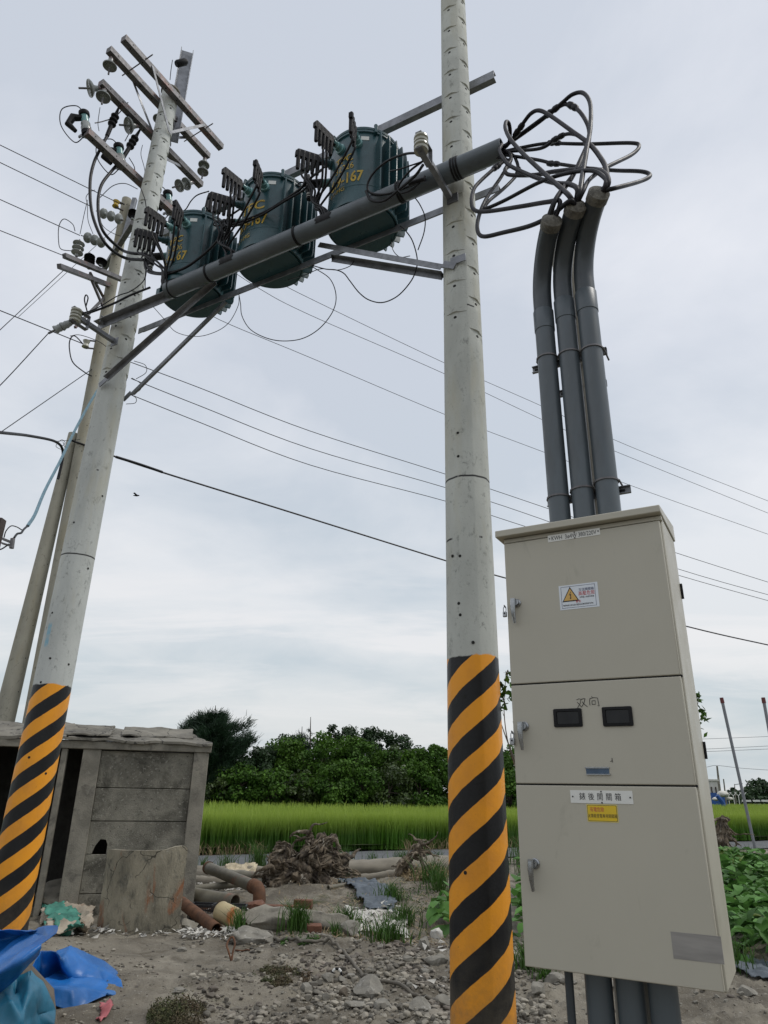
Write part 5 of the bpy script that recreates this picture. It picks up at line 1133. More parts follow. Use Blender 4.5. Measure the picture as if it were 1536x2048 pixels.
# rocks
def rockmesh(seed, sub=3):
    bm = bmesh.new(); bmesh.ops.create_icosphere(bm, subdivisions=sub, radius=1); r_ = random.Random(seed)
    pl_ = [(Vector((r_.gauss(0, 1), r_.gauss(0, 1), r_.gauss(0, 1))).normalized(), r_.uniform(.5, .8)) for _ in range(14)]
    for v in bm.verts:
        for n_, d_ in pl_:
            k2 = v.co.dot(n_)
            if k2 > d_: v.co -= n_*(k2-d_)
        v.co += mnoise.noise_vector(v.co*2.5+Vector((seed, 0, 0)))*.08 + mnoise.noise_vector(v.co*7)*.05
    vs = [tuple(v.co) for v in bm.verts]; fs = [tuple(a.index for a in f.verts) for f in bm.faces]; bm.free(); return vs, fs
RK = [rockmesh(i) for i in range(6)]
def rock(px, py, wpx_, lb_, m=None, i=0, hr=.62, name='rock', group=None, cat='rock', rz_=None, dr=.9):
    p = G(px, py); dep = -(RM.transposed() @ (p-CAMP)).z; s = wpx_*dep/FP/2*1.1; vs, fs = RK[i % 6]; a_ = rz_ if rz_ is not None else (px*1.7+py) % 6.28
    b = MB(); ca, sa = math.cos(a_), math.sin(a_)
    v2 = [((x_*ca-y_*sa)*s, (x_*sa+y_*ca)*s*dr, z_*s*hr) for x_, y_, z_ in vs]; b.add([p+Vector((v[0], v[1]+s*.4, v[2]+s*hr*.45)) for v in v2], fs)
    return b.build(name, m or M['rock'], label=lb_, cat=cat, group=group, smooth=28)
rock(740, 2002, 78, 'largest pale faceted rock in the foreground rubble', i=0, hr=.6); rock(612, 1998, 34, 'pale rock left of the largest foreground rock', i=1)
rock(655, 1974, 28, 'small rock just above and left of the largest foreground rock', i=2); rock(600, 1962, 20, 'small pale rock behind the left foreground rock', i=3)
rock(708, 2034, 50, 'broad flat rock at the bottom edge among the rubble', i=4, hr=.4); rock(765, 2040, 44, 'rounded pale rock at the bottom edge right of the broad flat one', i=5, hr=.6)
rock(842, 2044, 58, 'pale slab of rock at the bottom edge beside the striped pole', i=0, hr=.5, rz_=1.); rock(886, 2030, 40, 'knobbly rock touching the foot of the striped pole', i=2, hr=.7)
rock(849, 1912, 30, 'upright pale rock beside the striped pole, half way up the rubble', i=3, hr=.95); rock(872, 1945, 52, 'pale block of rock leaning at the edge of the striped pole', i=4, hr=.6)
rock(852, 1962, 24, 'small round pale rock below the leaning block', i=5); rock(872, 1886, 30, 'white rock at the top of the rubble by the striped pole', M['rag'], i=1, hr=.8)
rock(815, 1940, 22, 'small grey rock in the middle of the rubble', i=1); rock(650, 2010, 18, 'thin upright stone right of the left foreground rock', i=3, hr=1.1); rock(688, 2000, 22, 'dark thin stone right of the largest foreground rock', M['rock_d'], i=2, hr=1.)
rock(700, 1965, 26, 'small square rock above the hose', i=5); rock(682, 1970, 20, 'little pale rock under the black and white ring', i=0)
rock(700, 1885, 46, 'crusty grey rock by the grass clump', i=2, hr=.7); rock(375, 1865, 40, 'rough grey block between the culvert section and the rusty pipe', M['conc'], i=4, hr=.9)
rock(360, 1915, 24, 'lone pale stone on the bare dirt', i=1, hr=.4); rock(355, 2012, 34, 'flat grey stone above the foreground weeds on the left', i=3, hr=.3)
rock(1078, 1990, 40, 'pale rock at the right side of the striped pole', i=1); rock(1115, 1975, 52, 'broad rock under the left side of the cabinet', i=2, hr=.5)
rock(1220, 1990, 44, 'rock behind the conduits under the cabinet', i=4, hr=.5); rock(1400, 1965, 50, 'pale flat rock under the right corner of the cabinet', i=5, hr=.35); rock(1500, 2012, 46, 'yellowish rock at the bottom right corner', i=0, hr=.5)
r_ = random.Random(3)
for i in range(150):
    while True:
        x_, y_ = r_.uniform(560, 1120) if i < 110 else r_.uniform(1080, 1520), r_.uniform(1888, 2075)
        if x_ < 690 and y_ > 1930 and r_.random() < .7: continue
        break
    rock(x_, y_, r_.choice([7, 8, 9, 10, 12, 14, 17]), 'small grey rubble stone lying among the gravel', i=i, hr=r_.uniform(.5, .8), group='small rubble stones', name='rubble_stone', cat='stone')
# bricks
def brick(px, py, lb_, rz_, tilt=0., sz=(.20, .10, .075)):
    p = G(px, py)+ZV*(sz[2]/2); mb = MB(); R_ = Matrix.Rotation(rz_, 3, 'Z') @ Matrix.Rotation(tilt, 3, 'X'); ax_ = tuple(R_ @ v for v in (Vector((1, 0, 0)), Vector((0, 1, 0)), ZV))
    n_ = 6; mb.box(p, sz, ax_); o = mb.build('brick', M['brick'], label=lb_, cat='brick', bevel=.008)
brick(627, 1880, 'broken orange brick right of the grass tuft', .15, .1, (.17, .12, .11)); brick(518, 1868, 'small broken brick left of the grass tuft', -.2, .1, (.13, .10, .09)); brick(487, 1862, 'brick standing on end beside the tin drum', .3, 1.3, (.09, .13, .09))
brick(560, 1838, 'row of red brick half buried behind the concrete lump', -.05, 0, (.50, .12, .10)); brick(605, 1836, 'red brick half buried above the concrete lump', -.1, 0, (.25, .12, .12)); brick(425, 1818, 'red brick fragment under the elbowed pipe', .4, .2)
rock(505, 1838, 60, 'red brick rubble block under the rusty elbow', M['brick'], i=1, hr=.5, name='brick_rubble', cat='rubble'); rock(480, 1856, 70, 'sandy broken masonry lump behind the tin drum', M['rock_d'], i=3, hr=.5, name='masonry_lump', cat='rubble')
rock(405, 1850, 60, 'brown masonry block right of the shed corner', M['rock_d'], i=5, hr=.5, name='masonry_lump', cat='rubble')
# long concrete lump with rounded back
def lump(px, py, sx, sy, sz, m, lb_, seed):
    p = G(px, py); vs, fs = rockmesh(seed, 4); b = MB(); b.add([p+Vector((v[0]*sx, v[1]*sy+sy*.8, v[2]*sz+sz*.25)) for v in vs], fs); b.jitter(.025, 6); b.build('concrete_lump', m, label=lb_, cat='concrete lump', smooth=45)
lump(585, 1874, .66, .24, .25, M['conc'], 'long rough lump of spilled concrete behind the broken bricks', 31); lump(500, 1898, .42, .16, .12, M['rock'], 'low crusted lump of concrete in front of the grass tuft', 32)
# hose, hook, ring, scraps
def gpath(pts, dz): return [G(p.x, p.y, dz) for p in smooth_path([Vector((a, c, 0)) for a, c in pts], 4)]
cable(gpath([(488, 1872), (500, 1884), (520, 1878), (538, 1882), (552, 1896), (575, 1906), (610, 1913), (650, 1913), (680, 1922), (705, 1944), (725, 1965), (750, 1976), (790, 1982), (825, 1996), (860, 2001), (905, 2002), (1000, 2004), (1060, 2012)], .030), .016, 'thin grey hose snaking across the gravel towards the striped pole', None, M['hose'], 'hose', 'hose', seg=10)
cable([G(461, 1935), G(454, 1934)+ZV*.08, G(450, 1932)+ZV*.13, G(454, 1930)+ZV*.17, G(461, 1930)+ZV*.18, G(466, 1932)+ZV*.13, G(463, 1934)+ZV*.05, G(462, 1936)+ZV*-.02], .010, 'rusty iron loop standing up out of the dirt', None, RU, 'iron_loop', 'iron hook', seg=10)
cable(gpath([(470, 1910), (485, 1913), (498, 1916)], .01), .008, 'short rusty rod lying right of the iron loop', None, RU, 'iron_rod', 'rod')
t_ = thing('plastic_ring', 'small black and white striped ring lying in the gravel', 'ring', G(673, 1962)); p = G(673, 1962)
for j in range(5):
    a0 = math.pi*j/5; b = MB(); b.tube([p+Vector((.045*math.cos(a0+math.pi/5*k2/4), .0, .02+.055*math.sin(a0+math.pi/5*k2/4))) for k2 in range(5)], .012, 8); b.build('band', M['white'] if j % 2 else M['black'], t_)
def scrap(pts, m, lb_, h=.03, nm='rag', cat='rag', seed=0, cell=.02):
    P_ = [G(*p) for p in pts]; x0, x1 = min(p.x for p in P_), max(p.x for p in P_); y0, y1 = min(p.y for p in P_), max(p.y for p in P_)
    def inside(x, y):
        c = False; n_ = len(P_)
        for i in range(n_):
            a, b_ = P_[i], P_[i-1]
            if (a.y > y) != (b_.y > y) and x < (b_.x-a.x)*(y-a.y)/(b_.y-a.y)+a.x: c = not c
        return c
    nx_, ny_ = int((x1-x0)/cell)+2, int((y1-y0)/cell)+2; vid = {}; vs = []; fs = []
    for i in range(nx_):
        for j in range(ny_):
            x, y = x0+i*cell, y0+j*cell
            if inside(x+fb(x, y, 3, seed)*.06, y+fb(y, x, 3, seed)*.06):
                ids = []
                for a, c in ((0, 0), (1, 0), (1, 1), (0, 1)):
                    kk = (i+a, j+c)
                    if kk not in vid:
                        X, Y = x0+kk[0]*cell, y0+kk[1]*cell; rz_ = (1-abs(mnoise.noise(Vector((X*3.3, Y*3.3, seed))))*2.2)*h*.8+(1-abs(mnoise.noise(Vector((X*9, Y*9, seed))))*2)*h*.28; rz_ = max(rz_, 0)
                        vid[kk] = len(vs); vs.append(Vector((X, Y, gh(X, Y)+.012+rz_)))
                    ids.append(vid[kk])
                fs.append(tuple(ids))
    b = MB(); b.add(vs, fs); o = b.build(nm, m, label=lb_, cat=cat, smooth=70)
    sm = o.modifiers.new('thick', 'SOLIDIFY'); sm.thickness = .006; return o
scrap([(440, 1762), (510, 1762), (505, 1748), (450, 1750)], mat('cream_foam', (.55, .47, .33), .9, 0, .3, 6, bump=.4), 'crumpled cream foam on the white insulation', .20, 'foam_scrap', 'foam', 2, .03)
scrap([(85, 1890), (175, 1880), (185, 1800), (120, 1800), (80, 1830)], M['sack'], 'dirty crumpled sack lying in the shed doorway', .14, 'sack', 'sack', 3)
scrap([(680, 1870), (810, 1880), (810, 1846), (690, 1838)], M['rag'], 'white torn sheet under the grass clump', .05, 'sheet', 'plastic sheet', 4)
scrap([(672, 1770), (700, 1765), (785, 1822), (790, 1842), (740, 1846), (690, 1806)], M['geo'], 'slate grey sheet draped over the mound right of the stump', .07, 'sheet', 'plastic sheet', 5)
scrap([(178, 2050), (196, 2054), (216, 2026), (210, 2012), (194, 2024)], M['pink'], 'pink plastic scrap at the bottom edge near the blue tarpaulin', .04, 'plastic_scrap', 'plastic scrap', 7, .012)
scrap([(90, 1880), (150, 1892), (155, 1860), (110, 1830), (85, 1750), (78, 1800)], M['net'], 'crumpled green netting between the striped pole and the doorway', .16, 'netting', 'netting', 8)
scrap([(672, 1752), (690, 1750), (692, 1764), (676, 1766)], M['teal_l'], 'pale teal scrap beside the slate sheet', .08, 'plastic_scrap', 'plastic scrap', 9)
# old sagging seat cushion in the doorway
b = MB(); p = G(118, 1822); b.lathe([(.02, 0), (.30, 0), (.33, .05), (.31, .10), (.02, .13)], p+ZV*.18, Vector((.1, -.35, 1)), 24); b.jitter(.01, 4); b.build('round_lid', M['conc'], label='dusty round lid leaning in the shed doorway', cat='lid')
# long rolled fabric beyond the stump
def roll(pts, r, lb_):
    P_ = smooth_path([G(*p)+ZV*(r*.8) for p in pts], 8); b = MB(); b.tube(P_, [r*(1+.10*math.sin(i*.7)+.06*math.sin(i*2.3)) for i in range(len(P_))], 14); b.jitter(.02, 3)
    b.build('fabric_roll', M['felt'], label=lb_, cat='fabric roll', group='long grey fabric rolls by the road', smooth=60)
roll([(380, 1752), (450, 1750), (540, 1753), (640, 1754)], .10, 'rearmost grey fabric roll left of the stump'); roll([(385, 1764), (450, 1768), (520, 1768), (570, 1768)], .11, 'second grey fabric roll left of the stump')
roll([(380, 1778), (430, 1782), (470, 1776), (500, 1772)], .09, 'nearest dark fabric roll left of the stump'); roll([(640, 1752), (740, 1750), (820, 1747), (910, 1740), (1010, 1738)], .16, 'thick pale fabric roll right of the stump')
roll([(650, 1740), (750, 1738), (840, 1736), (900, 1733), (1010, 1730)], .12, 'rear fabric roll right of the stump'); roll([(700, 1778), (760, 1780), (800, 1778)], .07, 'short grey roll below the thick pale one')
roll([(1435, 1738), (1490, 1722), (1536, 1716), (1600, 1714)], .10, 'pale fabric roll behind the leafy vines at the right edge')
# stump with roots
def stump(name, lb_, c, sc, seed, main):
    t_ = thing(name, lb_, 'tree stump', c); r_ = random.Random(seed)
    def gn(v): v = Vector(v); return tuple(v+mnoise.noise_vector(v*4+Vector((seed, 0, 0)))*(.05*sc)+mnoise.noise_vector(v*14)*(.014*sc)+mnoise.noise_vector(v*45)*(.010*sc))
    b = MB(); cores = []
    for pts, rr_ in main:
        P_ = smooth_path([c+Vector(p)*sc for p in pts], 10); n_ = len(P_); R_ = [sc*.46*(rr_[0]+(rr_[1]-rr_[0])*i/(n_-1))*(1+.12*math.sin(i*1.3+seed)) for i in range(n_)]; b.tube(P_, R_, 16); cores.append((P_, R_))
        for s_ in range(20):                       # sinewy strands wrapped along the trunk
            a0 = r_.uniform(0, 6.28); tw = r_.uniform(-2.2, 2.2); ex_ = r_.random(); Q = []; w0 = r_.uniform(.12, .30)
            for i in range(0, n_):
                d = (P_[min(i+1, n_-1)]-P_[max(i-1, 0)]).normalized(); s1, s2, _ = basis(d); a_ = a0+tw*i/n_; Q.append(P_[i]+(s1*math.cos(a_)+s2*math.sin(a_))*R_[i]*(1.05+.75*ex_*math.sin(i*.35+a0)**2))
            b.tube(Q, [R_[i]*w0*(1+.4*math.sin(i*.9+a0)) for i in range(n_)], 7)
    b.v = [gn(v) for v in b.v]; b.build('trunk', M['wood'], t_, smooth=55)
    for i in range(56):
        P0, R0 = cores[i % len(cores)]; k0 = r_.randrange(len(P0)); s_ = P0[k0]; a_ = r_.uniform(0, 6.28); L = r_.uniform(.2, .62)*sc; d = Vector((math.cos(a_), math.sin(a_)*.8, r_.uniform(-.5, .45))).normalized(); s_ = s_+d*R0[k0]*.7; P_ = [s_]
        for j in range(6): d = (d+Vector((r_.uniform(-.6, .6), r_.uniform(-.6, .6), r_.uniform(-.7, .35)))).normalized(); P_.append(P_[-1]+d*(L/6))
        P_ = smooth_path(P_, 4); b = MB(); r0_ = r_.uniform(.018, .05)*sc; b.tube(P_, [r0_*(1-.85*k2/len(P_)) for k2 in range(len(P_))], 8)
        b.v = [gn(v) for v in b.v]; b.build('root', M['wood'], t_, smooth=60)
sc0 = G(606, 1795)
stump('tree_stump', 'big gnarled uprooted stump with grey roots in the middle of the yard', sc0, 1.0, 4, [(tuple((q[0]*1.18, q[1], q[2]*.80) for q in pp_), rr_) for pp_, rr_ in [
 ([(-.05, 0, .1), (.0, 0, .4), (.12, 0, .65), (.28, .05, .88)], (.36, .15)), ([(.1, 0, .35), (.35, .05, .5), (.6, .1, .45)], (.26, .16)), ([(-.1, 0, .35), (-.35, 0, .45), (-.5, .05, .42)], (.25, .14)),
 ([(.1, 0, .3), (.3, -.15, .1), (.5, -.3, -.05)], (.18, .08)), ([(-.1, -.05, .25), (-.3, -.15, .1), (-.42, -.2, -.05)], (.18, .09)), ([(0, -.1, .3), (.02, -.25, .1), (.0, -.35, -.05)], (.17, .08)), ([(.05, 0, .6), (.04, .05, .85), (.02, .05, .98)], (.13, .05)), ([(-.2, 0, .5), (-.3, .0, .7), (-.42, .05, .75)], (.14, .08)), ([(.3, 0, .3), (.5, 0, .25), (.75, .1, .1)], (.2, .12)), ([(-.2, 0, .2), (-.45, 0, .2), (-.6, .1, .1)], (.2, .12)), ([(.05, 0, .3), (.25, 0, .75), (.42, .05, .92)], (.16, .08))]])
stump('root_clump', 'smaller root clump with dead leaves left of the right striped pole', G(815, 1785), .75, 9, [([(-.2, 0, 0), (-.1, 0, .3), (.1, 0, .5), (.35, 0, .55)], (.16, .10)), ([(-.05, 0, .3), (.2, -.1, .1), (.3, -.15, -.1)], (.12, .05)), ([(.1, 0, .45), (.3, 0, .7), (.35, 0, .75)], (.10, .05))])
stump('root_clump', 'root clump showing beyond the right edge of the cabinet', G(1455, 1745), 1.15, 13, [([(-.3, 0, 0), (-.1, 0, .4), (.0, 0, .7), (.12, 0, 1.0)], (.30, .10)), ([(0, 0, .2), (.3, 0, .15), (.55, 0, 0)], (.2, .1))])
# ------------------------------------------------------------------ blue tarpaulin
def cloth(name, lb_, pts, faces, m, sub=3, crease=.35):
    me = bpy.data.meshes.new(name); o = bpy.data.objects.new(name, me); C.objects.link(o); V_ = [atY(*p) if len(p) == 3 else G(p[0], p[1], .02) for p in pts]
    org = sum(V_, Vector())/len(V_); org.z = min(v.z for v in V_); me.from_pydata([tuple(v-org) for v in V_], [], faces); o.location = org; me.materials.append(m); ORG[o] = org
    a = me.attributes.new('crease_edge', 'FLOAT', 'EDGE'); a.data.foreach_set('value', [crease]*len(me.edges))
    s = o.modifiers.new('sub', 'SUBSURF'); s.subdivision_type = 'SIMPLE'; s.levels = s.render_levels = 4
    s = o.modifiers.new('soften', 'SMOOTH'); s.factor = .5; s.iterations = 3
    tx_ = bpy.data.textures.new(name, 'CLOUDS'); tx_.noise_scale = .30; d = o.modifiers.new('wrinkle', 'DISPLACE'); d.texture = tx_; d.strength = .05; d.mid_level = .5
    tx2 = bpy.data.textures.new(name, 'VORONOI'); tx2.noise_scale = .32; d = o.modifiers.new('wrinkle2', 'DISPLACE'); d.texture = tx2; d.strength = -.045
    tx3 = bpy.data.textures.new(name, 'VORONOI'); tx3.noise_scale = .12; d = o.modifiers.new('wrinkle3', 'DISPLACE'); d.texture = tx3; d.strength = .010; d.mid_level = .5
    so = o.modifiers.new('thick', 'SOLIDIFY'); so.thickness = .004; me.polygons.foreach_set('use_smooth', [True]*len(me.polygons)); me.update(); return tag(o, lb_, 'tarpaulin', 'blue tarpaulin heap')
cloth('tarpaulin', 'bright blue tarpaulin folded over the heap at the foot of the left striped pole',
 [(-60, 1862, 5.6), (0, 1860, 5.5), (40, 1858, 5.4), (88, 1853, 5.3), (112, 1848, 5.2), (114, 1868, 5.1), (-60, 1885, 5.9), (0, 1880, 5.8), (48, 1868, 5.65), (-60, 1918, 5.6), (0, 1905, 5.5), (50, 1890, 5.3), (95, 1872, 5.15), (-60, 1960, 5.0), (0, 1945, 4.95), (45, 1920, 4.95), (82, 1892, 5.05), (-60, 2010, 5.15), (0, 1985, 5.15), (35, 1957, 5.2), (57, 1932, 5.25)],
 [(0, 1, 7, 6), (1, 2, 8, 7), (2, 3, 8), (3, 4, 5, 12), (3, 12, 8), (8, 12, 11), (7, 8, 11, 10), (6, 7, 10, 9), (9, 10, 14, 13), (10, 11, 15, 14), (11, 12, 16, 15), (12, 5, 16), (13, 14, 18, 17), (14, 15, 19, 18), (15, 16, 20, 19)], M['tarp'])
cloth('tarpaulin', 'faded teal blue tarpaulin hanging in folds at the bottom left corner',
 [(-60, 1995, 5.3), (0, 1975, 5.3), (35, 1950, 5.35), (62, 1938, 5.4), (85, 1968, 5.5), (112, 2020, 5.6), (108, 2050, 5.5), (100, 2095, 5.6), (-60, 2050, 5.1), (-10, 2020, 5.1), (22, 2002, 4.98), (30, 1986, 5.3), (55, 1990, 5.1), (42, 2045, 5.0), (72, 2030, 5.4), (0, 2080, 4.95), (-60, 2120, 5.1), (20, 2140, 5.1), (60, 2130, 5.15), (92, 2140, 5.5)],
 [(0, 1, 9, 8), (1, 2, 11, 10), (1, 10, 9), (2, 3, 12, 11), (3, 4, 12), (4, 5, 14, 12), (5, 6, 14), (11, 12, 13, 10), (12, 14, 13), (9, 10, 13, 15), (8, 9, 15, 16), (15, 13, 18, 17), (13, 14, 19, 18), (14, 6, 7, 19), (16, 15, 17)], M['tarp_t'])
cloth('tarpaulin', 'bright blue tarpaulin crumpled on the dirt right of the folded heap',
 [(55, 1938, 6.5), (82, 1900, 7.1), (112, 1903, 6.9), (142, 1891, 6.95), (171, 1903, 7.1), (235, 1942, 7.1), (242, 1957, 6.9), (248, 1985, 6.75), (245, 2001, 6.65), (228, 1997, 6.68), (213, 1988, 6.6), (178, 2006, 6.5), (148, 2024, 6.4), (107, 2013, 6.4), (68, 1996, 6.4), (80, 1962, 6.95), (124, 1920, 6.72), (118, 1943, 7.2), (139, 1958, 6.8), (230, 1951, 6.92), (172, 1975, 6.62), (143, 1982, 6.45), (76, 1968, 6.42), (205, 1963, 6.9)],
 [(0, 1, 15), (1, 2, 17, 15), (2, 3, 16), (2, 16, 17), (16, 18, 17), (3, 4, 16), (4, 5, 19, 23), (4, 23, 18, 16), (5, 6, 19), (6, 7, 23, 19), (7, 8, 9, 10), (7, 10, 20, 23), (23, 20, 18), (18, 20, 21), (17, 18, 21, 22), (15, 17, 22), (0, 15, 22), (0, 22, 14), (22, 21, 13, 14), (21, 12, 13), (21, 20, 11, 12), (20, 10, 11)], M['tarp'])
# fill under the heap so that the tarpaulin lies on something
b = MB(); b.lathe([(.75, 0), (.65, .28), (.42, .50), (.1, .60)], Vector((-2.95, 5.75, -.02)), ZV, 28); b.jitter(.06, 2); b.build('dirt_heap', M['rock_d'], label='low heap of dirt hidden under the blue tarpaulin', cat='dirt heap', smooth=60)

# white plastic litter, too many bits to count
def litter(regs, seed, lb_, m):
    r2 = np.random.default_rng(seed); P_ = []
    for x0, x1, y0, y1, n in regs:
        for _ in range(n):
            g = G(r2.uniform(x0, x1), r2.uniform(y0, y1)); P_.append((g.x, g.y, g.z+.015+abs(r2.normal(0, .02))))
    n = len(P_); P_ = np.array(P_); q = r2.normal(0, 1, (n, 4, 3))*np.array([1, 1, .5])*r2.uniform(.012, .045, (n, 1, 1)); V = (P_[:, None, :]+q).reshape(-1, 3)
    F = np.arange(4*n).reshape(n, 4); np_mesh('litter', V, np.concatenate([F[:, :3], F[:, 1:]]), m, label=lb_, cat='litter', kind='stuff', origin=(0, 0, 0))
litter([(385, 540, 1745, 1795, 900), (380, 450, 1780, 1812, 300), (365, 480, 1855, 1892, 420), (180, 370, 1868, 1885, 60), (400, 520, 1825, 1850, 60)], 41, 'shreds of white plastic strewn among the pipes by the shed', M['rag'])
litter([(690, 815, 1838, 1885, 380), (820, 900, 1890, 2000, 25), (100, 180, 1820, 1890, 60)], 42, 'white shreds lying in the grass right of the concrete lump', M['rag'])
r2 = np.random.default_rng(4); n = 2200; P_ = []
for _ in range(n):
    g = G(r2.uniform(640, 900) if _ % 3 else r2.uniform(380, 900), r2.uniform(1765, 1900)); P_.append((g.x, g.y, g.z+.01+abs(r2.normal(0, .012))))
P_ = np.array(P_); d = r2.normal(0, 1, (n, 3))*np.array([1, 1, .25]); d /= np.linalg.norm(d, axis=1)[:, None]; L = r2.uniform(.02, .11, (n, 1)); s_ = np.cross(d, [0, 0, 1])*.004
V = np.stack([P_-d*L-s_, P_-d*L+s_, P_+d*L+s_, P_+d*L-s_], 1).reshape(-1, 3); np_mesh('dead_twigs', V, np.arange(4*n).reshape(n, 4), M['straw'], label='dry twigs and stalks scattered over the middle of the yard', cat='twigs', kind='stuff', attr=r2.uniform(0, 1, n), origin=(0, 0, 0))
# ------------------------------------------------------------------ trees
def leaf_quads(P_, size, r2, nrm=None, aspect=.6, up=.5):
    n = len(P_); d = r2.normal(0, 1, (n, 3)); d /= np.linalg.norm(d, axis=1)[:, None]
    nn = r2.normal(0, 1, (n, 3)); nn[:, 2] += up
    if nrm is not None: nn += nrm*1.2
    nn /= np.linalg.norm(nn, axis=1)[:, None]; s = np.cross(nn, d); s /= np.linalg.norm(s, axis=1)[:, None]+1e-9; t = np.cross(nn, s)
    sz = (size*r2.uniform(.6, 1.3, n))[:, None]
    V = np.stack([P_-t*sz*.5, P_+s*sz*aspect*.5-t*sz*.05, P_+t*sz*.5, P_-s*sz*aspect*.5-t*sz*.05], 1).reshape(-1, 3)
    return V, np.arange(4*n).reshape(n, 4)
def crown_pts(c, rad, nclump, nleaf, r2, crad=.28, shell=.55, flat=0.):
    c = np.array(c); rad = np.array(rad); u = r2.normal(0, 1, (nclump, 3)); u /= np.linalg.norm(u, axis=1)[:, None]; k_ = (shell+(1-shell)*r2.random(nclump))[:, None]
    cc = c+u*k_*rad*r2.uniform(.8, 1.12, (nclump, 1)); cc[:, 2] = np.maximum(cc[:, 2], flat)
    i = r2.integers(0, nclump, nleaf); v = r2.normal(0, 1, (nleaf, 3)); v /= np.linalg.norm(v, axis=1)[:, None]; q = r2.random(nleaf)**.4
    cr = (rad.mean()*crad*r2.uniform(.6, 1.4, nclump))[i]
    P_ = cc[i]+v*(q*cr)[:, None]*np.array([1, 1, .8]); return P_, v, cc
def tree(name, lb_, base, h, w_, seed, m, nleaf=6000, size=.22, trunk=.5, group=None, crad=.3, lobes=1, nclump=46, cat='tree', dscale=1.):
    r2 = np.random.default_rng(seed); base = Vector(base); t_ = thing(name, lb_, cat, base, group)
    b = MB(); tp = base+Vector((r2.normal(0, .1), r2.normal(0, .1), h*.75)); b.tube([base-ZV*.1, base.lerp(tp, .5)+Vector((r2.normal(0, .08), 0, 0)), tp], [.03*h**.9, .02*h**.9, .008*h], 8); b.build('trunk', M['bark'], t_)
    Ps = []; Ns = []; 
    c = (base.x, base.y, base.z+h*(1+trunk*.2)/2-.0*h); rad = (w_/2, w_/2*dscale, h*(1-trunk*.2)/2)
    P_, v, cc = crown_pts(c, rad, nclump, nleaf, r2, crad, .6, base.z+.3); Ps.append(P_); Ns.append(v)
    b = MB(); lim = []
    for q in cc[:9]:
        s_ = base.lerp(tp, .35+.5*r2.random()); b.tube([s_, s_.lerp(Vector(q), .5)+Vector((0, 0, .1)), Vector(q)], [.012*h, .008*h, .003*h], 5)
    b.build('limbs', M['bark'], t_)
    P_ = np.concatenate(Ps); V, F = leaf_quads(P_, size, r2, np.concatenate(Ns), .62); np_mesh('crown', V, F, m, t_, attr=np.clip(r2.normal(.5, .22, len(F)), 0, 1)); return t_
def hx(px, Y): return atY(px, 1600, Y).x
def hxt(px, py, Y): return atY(px, (py+1600)/2, Y).x
def hz_(px, py, Y): return atY(px, py, Y).z
HG = 'trees and shrubs of the dark hedge beyond the rice field'
spec = [ # px centre, top py, width px, Y, mat, label
 (500, 1488, 120, 49, 'leaf2', 'dark bushy hedge tree just right of the casuarina'), (565, 1482, 120, 51, 'leaf', 'hedge tree left of the small conifer with a rounded top'),
 (640, 1468, 160, 50, 'leaf', 'broad bright green hedge tree with the highest rounded crown'), (720, 1470, 140, 50, 'leaf', 'bushy green hedge tree in the middle of the hedge'),
 (800, 1494, 120, 50, 'leaf3', 'olive green hedge tree right of the middle'), (870, 1488, 130, 49, 'leaf', 'dense green hedge tree beside the right striped pole'),
 (950, 1496, 130, 49, 'leaf', 'hedge tree hidden mostly behind the right striped pole'), (1030, 1502, 130, 49, 'leaf', 'dark hedge tree showing between the pole and the cabinet'),
 (445, 1508, 90, 50, 'leaf2', 'dark hedge shrub beneath the casuarina'), (690, 1446, 120, 58, 'leaf2', 'darker tree rising behind the broad bright one'), (790, 1466, 120, 58, 'leaf2', 'dark flat topped tree behind the middle of the hedge'),
 (575, 1470, 70, 57, 'leaf2', 'small dark tree behind the left part of the hedge'), (740, 1458, 100, 60, 'leaf2', 'dark tree at the back of the middle of the hedge'), (365, 1530, 110, 52, 'leaf2', 'hedge tree behind the shed roof'), (280, 1525, 110, 54, 'leaf2', 'hedge tree hidden behind the shed'), (1110, 1510, 120, 52, 'leaf', 'hedge tree behind the cabinet')]
for i, (px, py, wp, Y, mm, lb_) in enumerate(spec):
    x_ = hxt(px, py, Y); H_ = hz_(px, py, Y)*1.02; W_ = wp*Y/1480*1.15
    tree('hedge_tree', lb_, (x_, Y, 0), H_, W_, 100+i, M[mm], int(12500*max(1, wp/120)), .21, .0, HG, .24, nclump=80, dscale=.7)
r2 = np.random.default_rng(77)
for i, px in enumerate(range(420, 1080, 60)):     # low bushes at the foot of the hedge
    Y = 46.5+r2.uniform(-.5, .8); tree('hedge_shrub', ['low leafy shrub at the foot of the hedge, %s' % s for s in ('below the casuarina', 'second from the casuarina', 'left of the conifer', 'below the conifer', 'under the bright broad tree', 'under the middle of the hedge', 'right of the middle', 'under the olive tree', 'left of the right striped pole', 'behind the right striped pole', 'between pole and cabinet')][i], (hx(px, Y), Y, 0), r2.uniform(2.6, 3.6), 3.2, 300+i, M['leaf' if i % 3 else 'leaf3'], 5500, .20, 0, HG, .35, nclump=26, cat='shrub')
